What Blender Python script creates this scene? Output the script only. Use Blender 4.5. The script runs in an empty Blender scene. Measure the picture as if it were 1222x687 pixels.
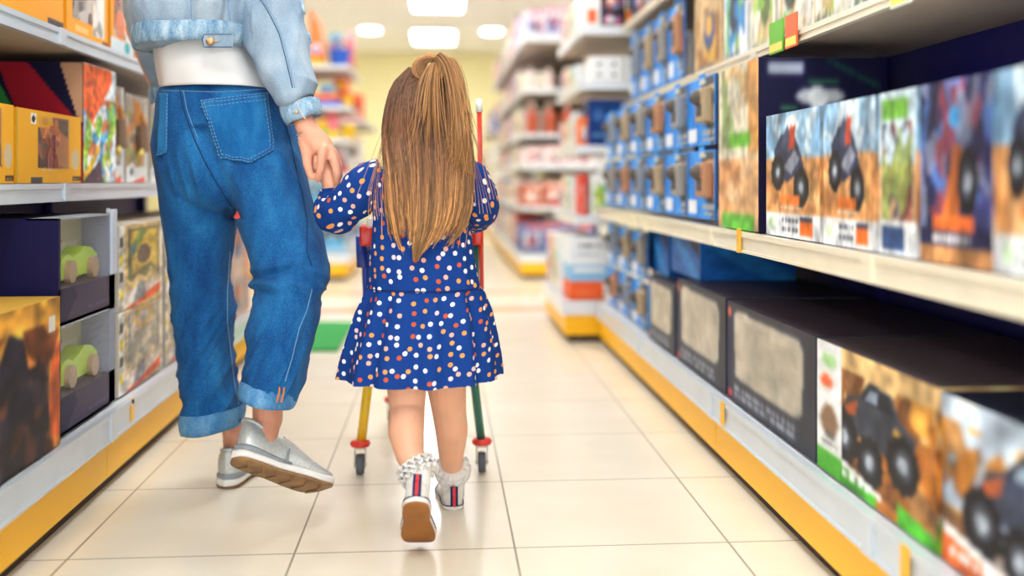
import bpy, bmesh, math, random
import numpy as np
from mathutils import Vector, Matrix, noise
from mathutils.bvhtree import BVHTree

random.seed(7); np.random.seed(7)
C = bpy.context.scene.collection
S = bpy.context.scene
PI = math.pi
V = Vector

# ------------------------------------------------------------------ camera, world, light, exposure
FPX = 1180.0                       # focal length in pixels of the 1222 px frame
CH = 0.76                          # lens height
TH = math.atan(84 / FPX)
cam_d = bpy.data.cameras.new('camera'); cam = bpy.data.objects.new('camera', cam_d); C.objects.link(cam)
S.camera = cam
cam.location = (0, 0, CH)
cam.rotation_euler = (PI / 2, 0, -TH)
cam_d.sensor_width = 36; cam_d.lens = FPX / 1222 * 36
cam_d.shift_y = -(343.5 - 215) / 1222
cam_d.clip_start = 0.05
cam_d.dof.use_dof = True
cam_d.dof.focus_distance = 2.2
cam_d.dof.aperture_fstop = 1.05

w = bpy.data.worlds.new('world'); S.world = w; w.use_nodes = True
w.node_tree.nodes['Background'].inputs[0].default_value = (0.93, 0.97, 1.0, 1)
w.node_tree.nodes['Background'].inputs[1].default_value = 1.6
S.view_settings.view_transform = 'Standard'
S.view_settings.look = 'None'
S.view_settings.exposure = 0.72
S.view_settings.gamma = 1
S.view_settings.use_curve_mapping = False
S.cycles.use_denoising = True
S.cycles.max_bounces = 7
S.cycles.transparent_max_bounces = 12
S.cycles.sample_clamp_indirect = 6

RX = V((math.cos(TH), -math.sin(TH), 0)); FW = V((math.sin(TH), math.cos(TH), 0)); UP = V((0, 0, 1))

def P(px, py, d):
    """point seen at (px, py) at depth d in front of the lens"""
    return FW * d + RX * ((px - 611) / FPX * d) + UP * (CH - (py - 215) * d / FPX)
def yof(px, X):
    k = (px - 611) / FPX
    return X * (math.cos(TH) - k * math.sin(TH)) / (k * math.cos(TH) + math.sin(TH))
def cv(r, u, f):                    # direction in camera frame right, up, forward
    return RX * r + UP * u + FW * f

# ------------------------------------------------------------------ materials
def lin(c):
    if isinstance(c, str):
        c = tuple(int(c[i:i+2], 16) / 255 for i in (1, 3, 5))
    return tuple((x / 12.92 if x <= .04045 else ((x + .055) / 1.055) ** 2.4) for x in c)
def hx(c): return tuple(int(c[i:i+2], 16) / 255 for i in (1, 3, 5))

def mat(name, col, rough=.5, metal=0, noise_amt=.06, scale=12, bump=0, bscale=60, coat=0, trans=0, sss=0, emit=None, estr=0, sheen=0):
    m = bpy.data.materials.new(name); m.use_nodes = True
    nt = m.node_tree; b = nt.nodes['Principled BSDF']; L = nt.links
    c = lin(col)
    tc = nt.nodes.new('ShaderNodeTexCoord')
    n = nt.nodes.new('ShaderNodeTexNoise'); n.inputs['Scale'].default_value = scale; n.inputs['Detail'].default_value = 4
    L.new(tc.outputs['Object'], n.inputs['Vector'])
    r = nt.nodes.new('ShaderNodeValToRGB')
    r.color_ramp.elements[0].position = .3; r.color_ramp.elements[1].position = .7
    r.color_ramp.elements[0].color = (*[x * (1 - noise_amt) for x in c], 1)
    r.color_ramp.elements[1].color = (*[min(1, x * (1 + noise_amt)) for x in c], 1)
    L.new(n.outputs['Fac'], r.inputs['Fac']); L.new(r.outputs['Color'], b.inputs['Base Color'])
    b.inputs['Roughness'].default_value = rough; b.inputs['Metallic'].default_value = metal
    b.inputs['Coat Weight'].default_value = coat
    if trans: b.inputs['Transmission Weight'].default_value = trans
    if sss:
        b.inputs['Subsurface Weight'].default_value = sss
        b.inputs['Subsurface Radius'].default_value = (.012, .005, .003); b.inputs['Subsurface Scale'].default_value = 1
    if sheen: b.inputs['Sheen Weight'].default_value = sheen
    if emit:
        b.inputs['Emission Color'].default_value = (*lin(emit), 1); b.inputs['Emission Strength'].default_value = estr
    if bump:
        n2 = nt.nodes.new('ShaderNodeTexNoise'); n2.inputs['Scale'].default_value = bscale; n2.inputs['Detail'].default_value = 5
        L.new(tc.outputs['Object'], n2.inputs['Vector'])
        bp = nt.nodes.new('ShaderNodeBump'); bp.inputs['Strength'].default_value = bump; bp.inputs['Distance'].default_value = .003
        L.new(n2.outputs['Fac'], bp.inputs['Height']); L.new(bp.outputs['Normal'], b.inputs['Normal'])
    return m

def print_mat(name, rough=.45, coat=0, spec=.22):
    m = bpy.data.materials.new(name); m.use_nodes = True
    nt = m.node_tree; b = nt.nodes['Principled BSDF']
    a = nt.nodes.new('ShaderNodeVertexColor'); a.layer_name = 'Col'
    n = nt.nodes.new('ShaderNodeTexNoise'); n.inputs['Scale'].default_value = 40
    mx = nt.nodes.new('ShaderNodeMix'); mx.data_type = 'RGBA'; mx.blend_type = 'MULTIPLY'
    mr = nt.nodes.new('ShaderNodeMapRange'); mr.inputs[3].default_value = .94; mr.inputs[4].default_value = 1.04
    nt.links.new(n.outputs['Fac'], mr.inputs[0])
    mx.inputs[0].default_value = 1
    nt.links.new(a.outputs['Color'], mx.inputs[6]); nt.links.new(mr.outputs[0], mx.inputs[7])
    nt.links.new(mx.outputs[2], b.inputs['Base Color'])
    b.inputs['Roughness'].default_value = rough; b.inputs['Coat Weight'].default_value = coat
    b.inputs['Specular IOR Level'].default_value = spec
    return m

def glass_mat():
    m = bpy.data.materials.new('clear_plastic'); m.use_nodes = True
    nt = m.node_tree; nt.nodes.remove(nt.nodes['Principled BSDF'])
    out = nt.nodes['Material Output']
    t = nt.nodes.new('ShaderNodeBsdfTransparent'); g = nt.nodes.new('ShaderNodeBsdfGlossy'); g.inputs['Roughness'].default_value = .08
    t.inputs[0].default_value = (.97, .98, .985, 1)
    mx = nt.nodes.new('ShaderNodeMixShader')
    n = nt.nodes.new('ShaderNodeTexNoise'); n.inputs['Scale'].default_value = 9
    bp = nt.nodes.new('ShaderNodeBump'); bp.inputs['Strength'].default_value = .5; bp.inputs['Distance'].default_value = .01
    nt.links.new(n.outputs['Fac'], bp.inputs['Height']); nt.links.new(bp.outputs['Normal'], g.inputs['Normal'])
    fr = nt.nodes.new('ShaderNodeFresnel'); fr.inputs['IOR'].default_value = 1.5
    geo = nt.nodes.new('ShaderNodeNewGeometry'); inv = nt.nodes.new('ShaderNodeMath'); inv.operation = 'SUBTRACT'; inv.inputs[0].default_value = .55
    nt.links.new(geo.outputs['Backfacing'], inv.inputs[1]); mu = nt.nodes.new('ShaderNodeMath'); mu.operation = 'MULTIPLY'; mu.use_clamp = True
    nt.links.new(fr.outputs[0], mu.inputs[0]); nt.links.new(inv.outputs[0], mu.inputs[1]); nt.links.new(mu.outputs[0], mx.inputs[0]); nt.links.new(t.outputs[0], mx.inputs[1]); nt.links.new(g.outputs[0], mx.inputs[2])
    nt.links.new(mx.outputs[0], out.inputs['Surface'])
    return m

def denim_mat(name, dark, mid, light, sc=1.0, spots=.5):
    """twill: fine diagonal weave, cloudy wash"""
    m = bpy.data.materials.new(name); m.use_nodes = True
    nt = m.node_tree; b = nt.nodes['Principled BSDF']; L = nt.links
    tc = nt.nodes.new('ShaderNodeTexCoord')
    mp = nt.nodes.new('ShaderNodeMapping'); mp.inputs['Scale'].default_value = (1, 1, .35)
    L.new(tc.outputs['Object'], mp.inputs['Vector'])
    n1 = nt.nodes.new('ShaderNodeTexNoise'); n1.inputs['Scale'].default_value = 9 * sc; n1.inputs['Detail'].default_value = 6; n1.inputs['Roughness'].default_value = .6
    L.new(mp.outputs[0], n1.inputs['Vector'])
    n2 = nt.nodes.new('ShaderNodeTexNoise'); n2.inputs['Scale'].default_value = 420; n2.inputs['Detail'].default_value = 2
    L.new(tc.outputs['Object'], n2.inputs['Vector'])
    r = nt.nodes.new('ShaderNodeValToRGB'); e = r.color_ramp.elements
    e[0].position = .28; e[0].color = (*lin(dark), 1); e[1].position = .75; e[1].color = (*lin(light), 1)
    k = e.new(.5); k.color = (*lin(mid), 1)
    ad = nt.nodes.new('ShaderNodeMath'); ad.operation = 'MULTIPLY_ADD'; ad.inputs[1].default_value = spots; 
    L.new(n2.outputs['Fac'], ad.inputs[0])
    s = nt.nodes.new('ShaderNodeMath'); s.operation = 'SUBTRACT'; s.inputs[1].default_value = spots * .5
    L.new(n1.outputs['Fac'], s.inputs[0]); L.new(s.outputs[0], ad.inputs[2])
    L.new(ad.outputs[0], r.inputs['Fac']); L.new(r.outputs['Color'], b.inputs['Base Color'])
    b.inputs['Roughness'].default_value = .9; b.inputs['Sheen Weight'].default_value = .05; b.inputs['Specular IOR Level'].default_value = .25
    w = nt.nodes.new('ShaderNodeTexWave'); w.inputs['Scale'].default_value = 260; w.bands_direction = 'DIAGONAL'; w.inputs['Distortion'].default_value = 1
    L.new(tc.outputs['Object'], w.inputs['Vector'])
    bp = nt.nodes.new('ShaderNodeBump'); bp.inputs['Strength'].default_value = .35; bp.inputs['Distance'].default_value = .0015
    L.new(w.outputs['Fac'], bp.inputs['Height']); L.new(bp.outputs['Normal'], b.inputs['Normal'])
    return m

def dots_mat():
    m = bpy.data.materials.new('dotted_cotton'); m.use_nodes = True
    nt = m.node_tree; b = nt.nodes['Principled BSDF']; L = nt.links
    uv = nt.nodes.new('ShaderNodeUVMap'); uv.uv_map = 'UVMap'
    v = nt.nodes.new('ShaderNodeTexVoronoi'); v.voronoi_dimensions = '2D'; v.inputs['Scale'].default_value = 41; v.inputs['Randomness'].default_value = .7
    L.new(uv.outputs[0], v.inputs['Vector'])
    sep = nt.nodes.new('ShaderNodeSeparateColor'); L.new(v.outputs['Color'], sep.inputs[0])
    r = nt.nodes.new('ShaderNodeValToRGB'); r.color_ramp.interpolation = 'CONSTANT'; e = r.color_ramp.elements
    e[0].position = 0; e[0].color = (*lin('#fbf6f2'), 1); e[1].position = .4; e[1].color = (*lin('#f0b49a'), 1)
    for p_, c_ in ((.58, '#f2a050'), (.78, '#c9582f'), (.93, '#f3cfd0')):
        k = e.new(p_); k.color = (*lin(c_), 1)
    L.new(sep.outputs[0], r.inputs['Fac'])
    lt = nt.nodes.new('ShaderNodeMath'); lt.operation = 'LESS_THAN'; lt.inputs[1].default_value = .215
    L.new(v.outputs['Distance'], lt.inputs[0])
    mx = nt.nodes.new('ShaderNodeMix'); mx.data_type = 'RGBA'
    L.new(lt.outputs[0], mx.inputs[0]); mx.inputs[6].default_value = (*lin('#0a3a86'), 1); L.new(r.outputs['Color'], mx.inputs[7])
    L.new(mx.outputs[2], b.inputs['Base Color'])
    b.inputs['Roughness'].default_value = .85; b.inputs['Specular IOR Level'].default_value = .25
    return m

def floor_mat():
    m = bpy.data.materials.new('glossy_cream_tiles'); m.use_nodes = True
    nt = m.node_tree; b = nt.nodes['Principled BSDF']; L = nt.links
    g = nt.nodes.new('ShaderNodeNewGeometry'); sp = nt.nodes.new('ShaderNodeSeparateXYZ'); L.new(g.outputs['Position'], sp.inputs[0])
    def M(op, a, bb=None, c=None):
        n = nt.nodes.new('ShaderNodeMath'); n.operation = op
        for i, q in enumerate((a, bb, c)):
            if q is None: continue
            if isinstance(q, (int, float)): n.inputs[i].default_value = q
            else: L.new(q, n.inputs[i])
        return n.outputs[0]
    T = .45; g_ = .0022
    fx = M('ABSOLUTE', M('SUBTRACT', M('FRACT', M('DIVIDE', M('ADD', sp.outputs[0], 45 - .151 + .225), T)), .5))
    fy = M('ABSOLUTE', M('SUBTRACT', M('FRACT', M('DIVIDE', M('ADD', sp.outputs[1], 45 - 2.04 + .225), T)), .5))
    gx = M('LESS_THAN', fx, g_ / T); gy = M('LESS_THAN', fy, g_ / T)
    gr = M('MAXIMUM', gx, gy)
    n1 = nt.nodes.new('ShaderNodeTexNoise'); n1.inputs['Scale'].default_value = 3.5; n1.inputs['Detail'].default_value = 6; L.new(g.outputs['Position'], n1.inputs['Vector'])
    r = nt.nodes.new('ShaderNodeValToRGB'); e = r.color_ramp.elements
    e[0].position = .3; e[0].color = (*lin('#e8dec8'), 1); e[1].position = .7; e[1].color = (*lin('#f0e8d5'), 1)
    L.new(n1.outputs['Fac'], r.inputs['Fac'])
    # two orange-tan colour bands across the floor at the cross aisle
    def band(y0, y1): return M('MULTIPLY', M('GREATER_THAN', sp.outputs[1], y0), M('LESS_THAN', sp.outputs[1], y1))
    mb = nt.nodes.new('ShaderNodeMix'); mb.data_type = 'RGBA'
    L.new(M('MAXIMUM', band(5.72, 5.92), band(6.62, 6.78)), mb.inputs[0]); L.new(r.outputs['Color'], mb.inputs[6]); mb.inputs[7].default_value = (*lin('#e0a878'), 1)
    mx = nt.nodes.new('ShaderNodeMix'); mx.data_type = 'RGBA'
    L.new(gr, mx.inputs[0]); L.new(mb.outputs[2], mx.inputs[6]); mx.inputs[7].default_value = (*lin('#8f836d'), 1)
    L.new(mx.outputs[2], b.inputs['Base Color'])
    n2 = nt.nodes.new('ShaderNodeTexNoise'); n2.inputs['Scale'].default_value = 9; n2.inputs['Detail'].default_value = 3; L.new(g.outputs['Position'], n2.inputs['Vector'])
    rr = M('MULTIPLY_ADD', n2.outputs['Fac'], .12, .12)
    L.new(M('ADD', rr, M('MULTIPLY', gr, .4)), b.inputs['Roughness'])
    b.inputs['Specular IOR Level'].default_value = .5
    return m

MT = {}
MT['print'] = print_mat('printed_card')
MT['plastic'] = print_mat('moulded_plastic', .3, .15, .5)
MT['clear'] = glass_mat()
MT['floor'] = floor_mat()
MT['wall'] = mat('cream_wall_paint', '#f3e8b0', .8, bump=.1)
MT['wallw'] = mat('pale_wall_paint', '#ece4d4', .8, bump=.1)
MT['ceil'] = mat('white_ceiling_paint', '#fbf6ee', .9, bump=.1)
MT['metal'] = mat('white_powder_coated_steel', '#dfe2e6', .35, 0, .03, coat=.2)
MT['rail'] = mat('silver_grey_price_rail', '#c9d2da', .3, .1, .04, coat=.3)
MT['railc'] = mat('cream_price_rail', '#e6dcc4', .3, 0, .05, coat=.3)
MT['under'] = mat('shelf_underside', '#b9a691', .5, 0, .05)
MT['back'] = mat('dark_navy_back_panel', '#1a1468', .5, 0, .1)
MT['backl'] = mat('beige_back_panel', '#c9bda8', .5, 0, .05)
MT['kick'] = mat('yellow_kick_panel', '#ffbc00', .42, 0, .03, 3)
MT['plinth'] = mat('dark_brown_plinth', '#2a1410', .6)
MT['lamp'] = mat('lamp_diffuser', '#ffffff', .5, emit='#f8fbff', estr=10.5)
MT['lampf'] = mat('lamp_housing', '#efefef', .5)
MT['mat'] = mat('green_mat_pile', '#2f9a4a', .95, bump=1, bscale=300, noise_amt=.2, scale=80)
MT['skin'] = mat('adult_skin', '#e2a184', .5, noise_amt=.06, scale=30, sss=.25, bump=.15, bscale=200)
MT['skinc'] = mat('child_skin', '#efb594', .48, noise_amt=.05, scale=18, sss=.3)
MT['jeans'] = denim_mat('mid_blue_denim', '#083c76', '#155b98', '#2b7cb6', 1.6, .7)
MT['jeans2'] = denim_mat('light_blue_turned_denim', '#2f6ea6', '#4f8abd', '#7fb0d4', 3, .6)
MT['jeans3'] = denim_mat('pocket_denim', '#0a4a86', '#1565a2', '#2f80b8', 2, .5)
MT['jacket'] = denim_mat('bleached_denim', '#758ea6', '#97abbd', '#bac8d2', .9, .4)
MT['jacket2'] = denim_mat('mottled_seam_denim', '#4a7ba6', '#8fb0c8', '#c9dae4', 5, .5)
MT['stitch'] = mat('pale_stitching', '#6f9dc2', .8)
MT['stitchd'] = mat('dark_seam', '#0a3560', .9)
MT['stitcho'] = mat('orange_stitching', '#d08038', .8)
MT['brass'] = mat('worn_brass', '#c9a274', .35, .8)
MT['shirt'] = mat('off_white_jersey', '#dcdad8', .85, noise_amt=.03, bump=.15, bscale=300)
MT['dots'] = dots_mat()
MT['shoe'] = mat('silver_glitter_leather', '#c6cbc9', .35, .35, .12, 160, bump=.25, bscale=500)
MT['shoew'] = mat('white_canvas', '#ece9e2', .75, bump=.2, bscale=400)
MT['foam'] = mat('white_midsole_foam', '#eceae6', .5)
MT['greyf'] = mat('grey_midsole_foam', '#8d959b', .5)
MT['outs'] = mat('tan_rubber_outsole', '#8d6a45', .6, noise_amt=.35, scale=28, bump=.3, bscale=60)
MT['outc'] = mat('brown_rubber_outsole', '#a06428', .55, noise_amt=.2, scale=22, bump=.2, bscale=300)
MT['sock'] = mat('white_cotton_sock', '#f1eeea', .9, bump=.5, bscale=250)
MT['navy'] = mat('navy_ribbon', '#131c4a', .7)
MT['dressn'] = mat('navy_cotton', '#0f3272', .8)
MT['red'] = mat('red_ribbon', '#d8323c', .7)
MT['pred'] = mat('red_plastic', '#e0301e', .3, coat=.3)
MT['pyel'] = mat('yellow_enamel', '#f2c21a', .3, coat=.3)
MT['pblu'] = mat('blue_enamel', '#1b3f9e', .3, coat=.3)
MT['pgrn'] = mat('green_enamel', '#0e6b58', .3, coat=.3)
MT['pwht'] = mat('white_enamel', '#f0eee8', .4)
MT['tyre'] = mat('grey_rubber_tyre', '#62666f', .6)
MT['fork'] = mat('zinc_fork', '#c2bcae', .35, .6)
MT['eye'] = mat('eye', '#2a1a12', .2)

def hair_mat(name):
    m = bpy.data.materials.new(name); m.use_nodes = True
    nt = m.node_tree; b = nt.nodes['Principled BSDF']
    a = nt.nodes.new('ShaderNodeVertexColor'); a.layer_name = 'Col'
    n = nt.nodes.new('ShaderNodeTexNoise'); n.inputs['Scale'].default_value = 30
    mr = nt.nodes.new('ShaderNodeMapRange'); mr.inputs[3].default_value = .85; mr.inputs[4].default_value = 1.6
    mx = nt.nodes.new('ShaderNodeMix'); mx.data_type = 'RGBA'; mx.blend_type = 'MULTIPLY'; mx.inputs[0].default_value = 1
    nt.links.new(n.outputs['Fac'], mr.inputs[0]); nt.links.new(a.outputs['Color'], mx.inputs[6]); nt.links.new(mr.outputs[0], mx.inputs[7])
    nt.links.new(mx.outputs[2], b.inputs['Base Color'])
    b.inputs['Roughness'].default_value = .38; b.inputs['Specular IOR Level'].default_value = .6
    return m
MT['hair'] = hair_mat('golden_brown_hair')

# ------------------------------------------------------------------ object helpers
def link(name, me, m=None, parent=None, smooth=False):
    o = bpy.data.objects.new(name, me); C.objects.link(o)
    if m is not None and len(me.materials) == 0: me.materials.append(m)
    if smooth: me.polygons.foreach_set('use_smooth', [True] * len(me.polygons))
    if parent:
        o.parent = parent
        o.matrix_parent_inverse = Matrix.Translation(-parent.location)
    return o
def tag(o, label, cat, group=None, kind=None):
    o['label'] = label; o['category'] = cat
    if group: o['group'] = group
    if kind: o['kind'] = kind
    return o
def empty(name, loc, label, cat, group=None):
    o = bpy.data.objects.new(name, None); C.objects.link(o); o.location = loc; o.empty_display_size = .05
    return tag(o, label, cat, group)
def struct(o): o['kind'] = 'structure'; return o

class MB:
    """collects geometry with a colour per corner"""
    def __init__(s): s.v = []; s.f = []; s.c = []; s.uv = []; s.hasuv = False
    def quad(s, a, b, c, d, col=(1, 1, 1)):
        n = len(s.v); s.v += [tuple(a), tuple(b), tuple(c), tuple(d)]; s.c += [col] * 4; s.f.append((n, n+1, n+2, n+3))
    def box(s, x0, x1, y0, y1, z0, z1, col=(1, 1, 1), bev=0):
        n = len(s.v)
        if bev:
            bm = bmesh.new(); bmesh.ops.create_cube(bm, size=1)
            for v in bm.verts: v.co = V(((x0+x1)/2 + v.co.x*(x1-x0), (y0+y1)/2 + v.co.y*(y1-y0), (z0+z1)/2 + v.co.z*(z1-z0)))
            bmesh.ops.bevel(bm, geom=bm.edges[:], offset=bev, segments=2, profile=.6, affect='EDGES')
            s.bm(bm, col); return
        for z in (z0, z1):
            for x, y in ((x0, y0), (x1, y0), (x1, y1), (x0, y1)): s.v.append((x, y, z)); s.c.append(col)
        s.f += [tuple(n + i for i in q) for q in ((0,3,2,1),(4,5,6,7),(0,1,5,4),(1,2,6,5),(2,3,7,6),(3,0,4,7))]
    def bm(s, bm, col=(1, 1, 1), free=True):
        n = len(s.v); bm.verts.index_update()
        for v in bm.verts: s.v.append(tuple(v.co)); s.c.append(col)
        for f in bm.faces: s.f.append(tuple(n + v.index for v in f.verts))
        if free: bm.free()
    def grid(s, bl, br, tr, tl, img):
        """painted face; img[h][w] sRGB with row 0 at the bottom"""
        h, w_ = img.shape[:2]; n = len(s.v)
        bl, br, tr, tl = map(lambda q: np.array(q, float), (bl, br, tr, tl))
        u = np.linspace(0, 1, w_)[None, :, None]; t = np.linspace(0, 1, h)[:, None, None]
        p = (bl * (1-u) + br * u) * (1-t) + (tl * (1-u) + tr * u) * t
        s.v += [tuple(x) for x in p.reshape(-1, 3)]; s.c += [tuple(x) for x in img.reshape(-1, 3)]
        for j in range(h-1):
            for i in range(w_-1):
                a = n + j*w_ + i; s.f.append((a, a+1, a+w_+1, a+w_))
    def lathe(s, c, prof, col, n=20, squash=1):
        """prof: list of (r, z)"""
        c = V(c); b0 = len(s.v)
        cols = col if isinstance(col, list) else [col] * len(prof)
        for (r, z), cc in zip(prof, cols):
            for i in range(n):
                a = 2*PI*i/n; s.v.append((c.x + r*math.cos(a), c.y + r*squash*math.sin(a), c.z + z)); s.c.append(cc)
        for j in range(len(prof)-1):
            for i in range(n):
                a = b0 + j*n + i; b = b0 + j*n + (i+1) % n; s.f.append((a, b, b+n, a+n))
        s.f.append(tuple(b0 + i for i in range(n-1, -1, -1))); s.f.append(tuple(b0 + (len(prof)-1)*n + i for i in range(n)))
    def tube(s, pts, rad, col=(1, 1, 1), n=8, cap=True, cols=None, fl=1):
        """tube along points with radius list; parallel frames"""
        pts = [V(p) for p in pts]; m = len(pts)
        if not isinstance(rad, (list, tuple)): rad = [rad] * m
        b0 = len(s.v); t0 = (pts[1] - pts[0]).normalized()
        a = V((0, 0, 1)) if abs(t0.z) < .9 else V((0, 1, 0))
        nx = (a - t0 * a.dot(t0)).normalized()
        for i in range(m):
            t = ((pts[min(i+1, m-1)] - pts[max(i-1, 0)])).normalized()
            nx = (nx - t * nx.dot(t)); nx = nx.normalized() if nx.length > 1e-6 else t.orthogonal().normalized()
            ny = t.cross(nx)
            cc = cols[i] if cols else col
            for k in range(n):
                an = 2*PI*k/n; q = pts[i] + (nx*math.cos(an) + ny*math.sin(an)*fl) * rad[i]
                s.v.append(tuple(q)); s.c.append(cc)
        for i in range(m-1):
            for k in range(n):
                p0 = b0 + i*n + k; p1 = b0 + i*n + (k+1) % n; s.f.append((p0, p1, p1+n, p0+n))
        if cap:
            s.f.append(tuple(b0 + k for k in range(n-1, -1, -1))); s.f.append(tuple(b0 + (m-1)*n + k for k in range(n)))
    def sphere(s, c, r, col=(1, 1, 1), n=12, sc=(1, 1, 1)):
        bm = bmesh.new(); bmesh.ops.create_uvsphere(bm, u_segments=n, v_segments=max(6, n*2//3), radius=1)
        for v in bm.verts: v.co = V((v.co.x*r*sc[0], v.co.y*r*sc[1], v.co.z*r*sc[2])) + V(c)
        s.bm(bm, col)
    def mesh(s, name):
        me = bpy.data.meshes.new(name); me.from_pydata(s.v, [], s.f)
        ca = me.color_attributes.new('Col', 'FLOAT_COLOR', 'POINT')
        a = np.array([c[:3] for c in s.c], float)
        l = np.where(a <= .04045, a/12.92, ((a+.055)/1.055)**2.4)
        ca.data.foreach_set('color', np.concatenate([l, np.ones((len(l), 1))], 1).astype('f').ravel())
        me.update(); return me
    def build(s, name, m, parent=None, smooth=False): 
        return link(name, s.mesh(name), m, parent, smooth)

# ------------------------------------------------------------------ painted faces
class Art:
    def __init__(s, w, h, bg):
        s.w, s.h = w, h; s.a = np.zeros((h, w, 3)); s.a[:] = hx(bg)
        s.U, s.T = np.meshgrid(np.linspace(0, 1, w), np.linspace(0, 1, h))
    def put(s, m, col, al=1.0):
        c = np.array(hx(col)); s.a[m] = s.a[m]*(1-al) + c*al; return s
    def rect(s, u0, t0, u1, t1, col, al=1): return s.put((s.U >= u0) & (s.U <= u1) & (s.T >= t0) & (s.T <= t1), col, al)
    def ell(s, u, t, ru, rt, col, al=1): return s.put(((s.U-u)/ru)**2 + ((s.T-t)/rt)**2 <= 1, col, al)
    def ring(s, u, t, ru, rt, k, col):
        q = ((s.U-u)/ru)**2 + ((s.T-t)/rt)**2; return s.put((q <= 1) & (q >= k), col)
    def poly(s, pts, col, al=1):
        m = np.zeros(s.U.shape, bool); n = len(pts)
        for i in range(n):
            (x0, y0), (x1, y1) = pts[i], pts[(i+1) % n]
            c = ((y0 > s.T) != (y1 > s.T)) & (s.U < (x1-x0)*(s.T-y0)/((y1-y0) if y1 != y0 else 1e-9)+x0); m ^= c
        return s.put(m, col, al)
    def blotch(s, cols, k=4, u0=0, t0=0, u1=1, t1=1, seed=0, al=.9, th=.1):
        reg = (s.U >= u0) & (s.U <= u1) & (s.T >= t0) & (s.T <= t1)
        rs = np.random.RandomState(seed)
        for i, c in enumerate(cols):
            f = np.zeros(s.U.shape)
            for _ in range(5):
                a, b, p = rs.randn()*k*2, rs.randn()*k*2, rs.rand()*6.3; f += np.sin(a*s.U + b*s.T*s.h/s.w + p + .8*np.sin(b*s.U*1.7 - a*s.T))
            s.put(reg & (f/2.2 > th), c, al)
        return s
    def soften(s, k=1, amt=.3, seed=0):
        # printed photo texture: soft edges and mottled tones
        rs = np.random.RandomState(seed+77)
        for fr, w_ in ((9, .5), (22, .5)):
            h2, w2 = max(3, int(s.h/s.w*fr)), fr; g = rs.rand(h2, w2, 1); yi = s.T*(h2-1); xi = s.U*(w2-1); y0 = np.minimum(yi.astype(int), h2-2); x0 = np.minimum(xi.astype(int), w2-2); fy, fx = (yi-y0)[..., None], (xi-x0)[..., None]
            n = g[y0, x0]*(1-fx)*(1-fy)+g[y0, x0+1]*fx*(1-fy)+g[y0+1, x0]*(1-fx)*fy+g[y0+1, x0+1]*fx*fy
            s.a = np.clip(s.a*(1+amt*w_*2*(n-.5)*1.6), 0, 1)
        for _ in range(k):
            p = np.pad(s.a, ((1, 1), (1, 1), (0, 0)), 'edge'); s.a = (p[:-2, 1:-1]+p[2:, 1:-1]+p[1:-1, :-2]+p[1:-1, 2:]+2*p[1:-1, 1:-1])/6
        return s
    def text(s, u0, t0, u1, t1, col, rows=2, seed=0, al=.9):
        rs = np.random.RandomState(seed); dt = (t1-t0)/rows
        for r in range(rows):
            u = u0; 
            while u < u1 - .02:
                wd = min(.02 + rs.rand()*.07, u1-u); s.rect(u, t0+r*dt+dt*.22, u+wd, t0+r*dt+dt*.8, col, al); u += wd + .02
        return s
    def wheel(s, u, t, r, asp, hub='#9aa3ad'):
        s.ell(u, t, r, r*asp, '#17171d'); s.ell(u, t, r*.55, r*asp*.55, '#3b3f4a'); s.ell(u, t, r*.3, r*asp*.3, hub); return s

def art_truck(w, h, bg, body, seed=0, label='#4fae2f', sky='#f3d9a0'):
    a = Art(w, h, bg); asp = w/h
    a.rect(0, .62, 1, 1, sky, .7); a.blotch(['#8a4a18', '#e0912c', '#5a2e14', '#c8761c'], 6, 0, .1, 1, .86, seed, .7, .4)
    a.rect(0, .1, 1, .3, '#6a4428', .5); a.blotch(['#b88a5c', '#4a3020'], 8, 0, .08, 1, .34, seed+1, .6, .4)
    a.poly([(.22,.5),(.3,.66),(.42,.72),(.5,.84),(.68,.82),(.74,.68),(.86,.6),(.84,.46),(.6,.4),(.3,.42)], body)
    a.poly([(.42,.7),(.5,.82),(.66,.8),(.7,.68)], '#1a1c26'); a.poly([(.46,.71),(.51,.79),(.57,.79),(.56,.7)], '#8fa2b5'); a.poly([(.28,.6),(.4,.68),(.38,.56),(.28,.52)], '#d8622a', .8); a.poly([(.7,.62),(.82,.56),(.8,.5),(.68,.54)], '#e0a83c', .8)
    for x0, y0, x1, y1 in ((.3,.46,.38,.3), (.5,.42,.44,.3), (.62,.42,.7,.32), (.78,.48,.72,.34)): a.poly([(x0,y0),(x0+.02,y0),(x1+.02,y1),(x1,y1)], '#c8ccd2')
    for u, t, r in ((.27,.36,.125), (.76,.4,.12), (.5,.28,.11)):
        a.wheel(u, t, r, asp*.95)
        for k in range(12): a.ell(u+math.cos(k*PI/6)*r*.96, t+math.sin(k*PI/6)*r*asp*.92, .014, .014*asp, '#0e0e14')
    a.poly([(0,.2),(.55,.08),(.55,.0),(0,.0)], label); a.poly([(.02,.24),(.6,.1),(.6,.06),(.02,.18)], '#f4f4f0'); a.text(.06,.05,.5,.13,'#ffffff',1,seed)
    a.poly([(.72,.14),(1,.08),(1,0),(.72,0)], label)
    return a.soften(1, .35, seed)
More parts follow.
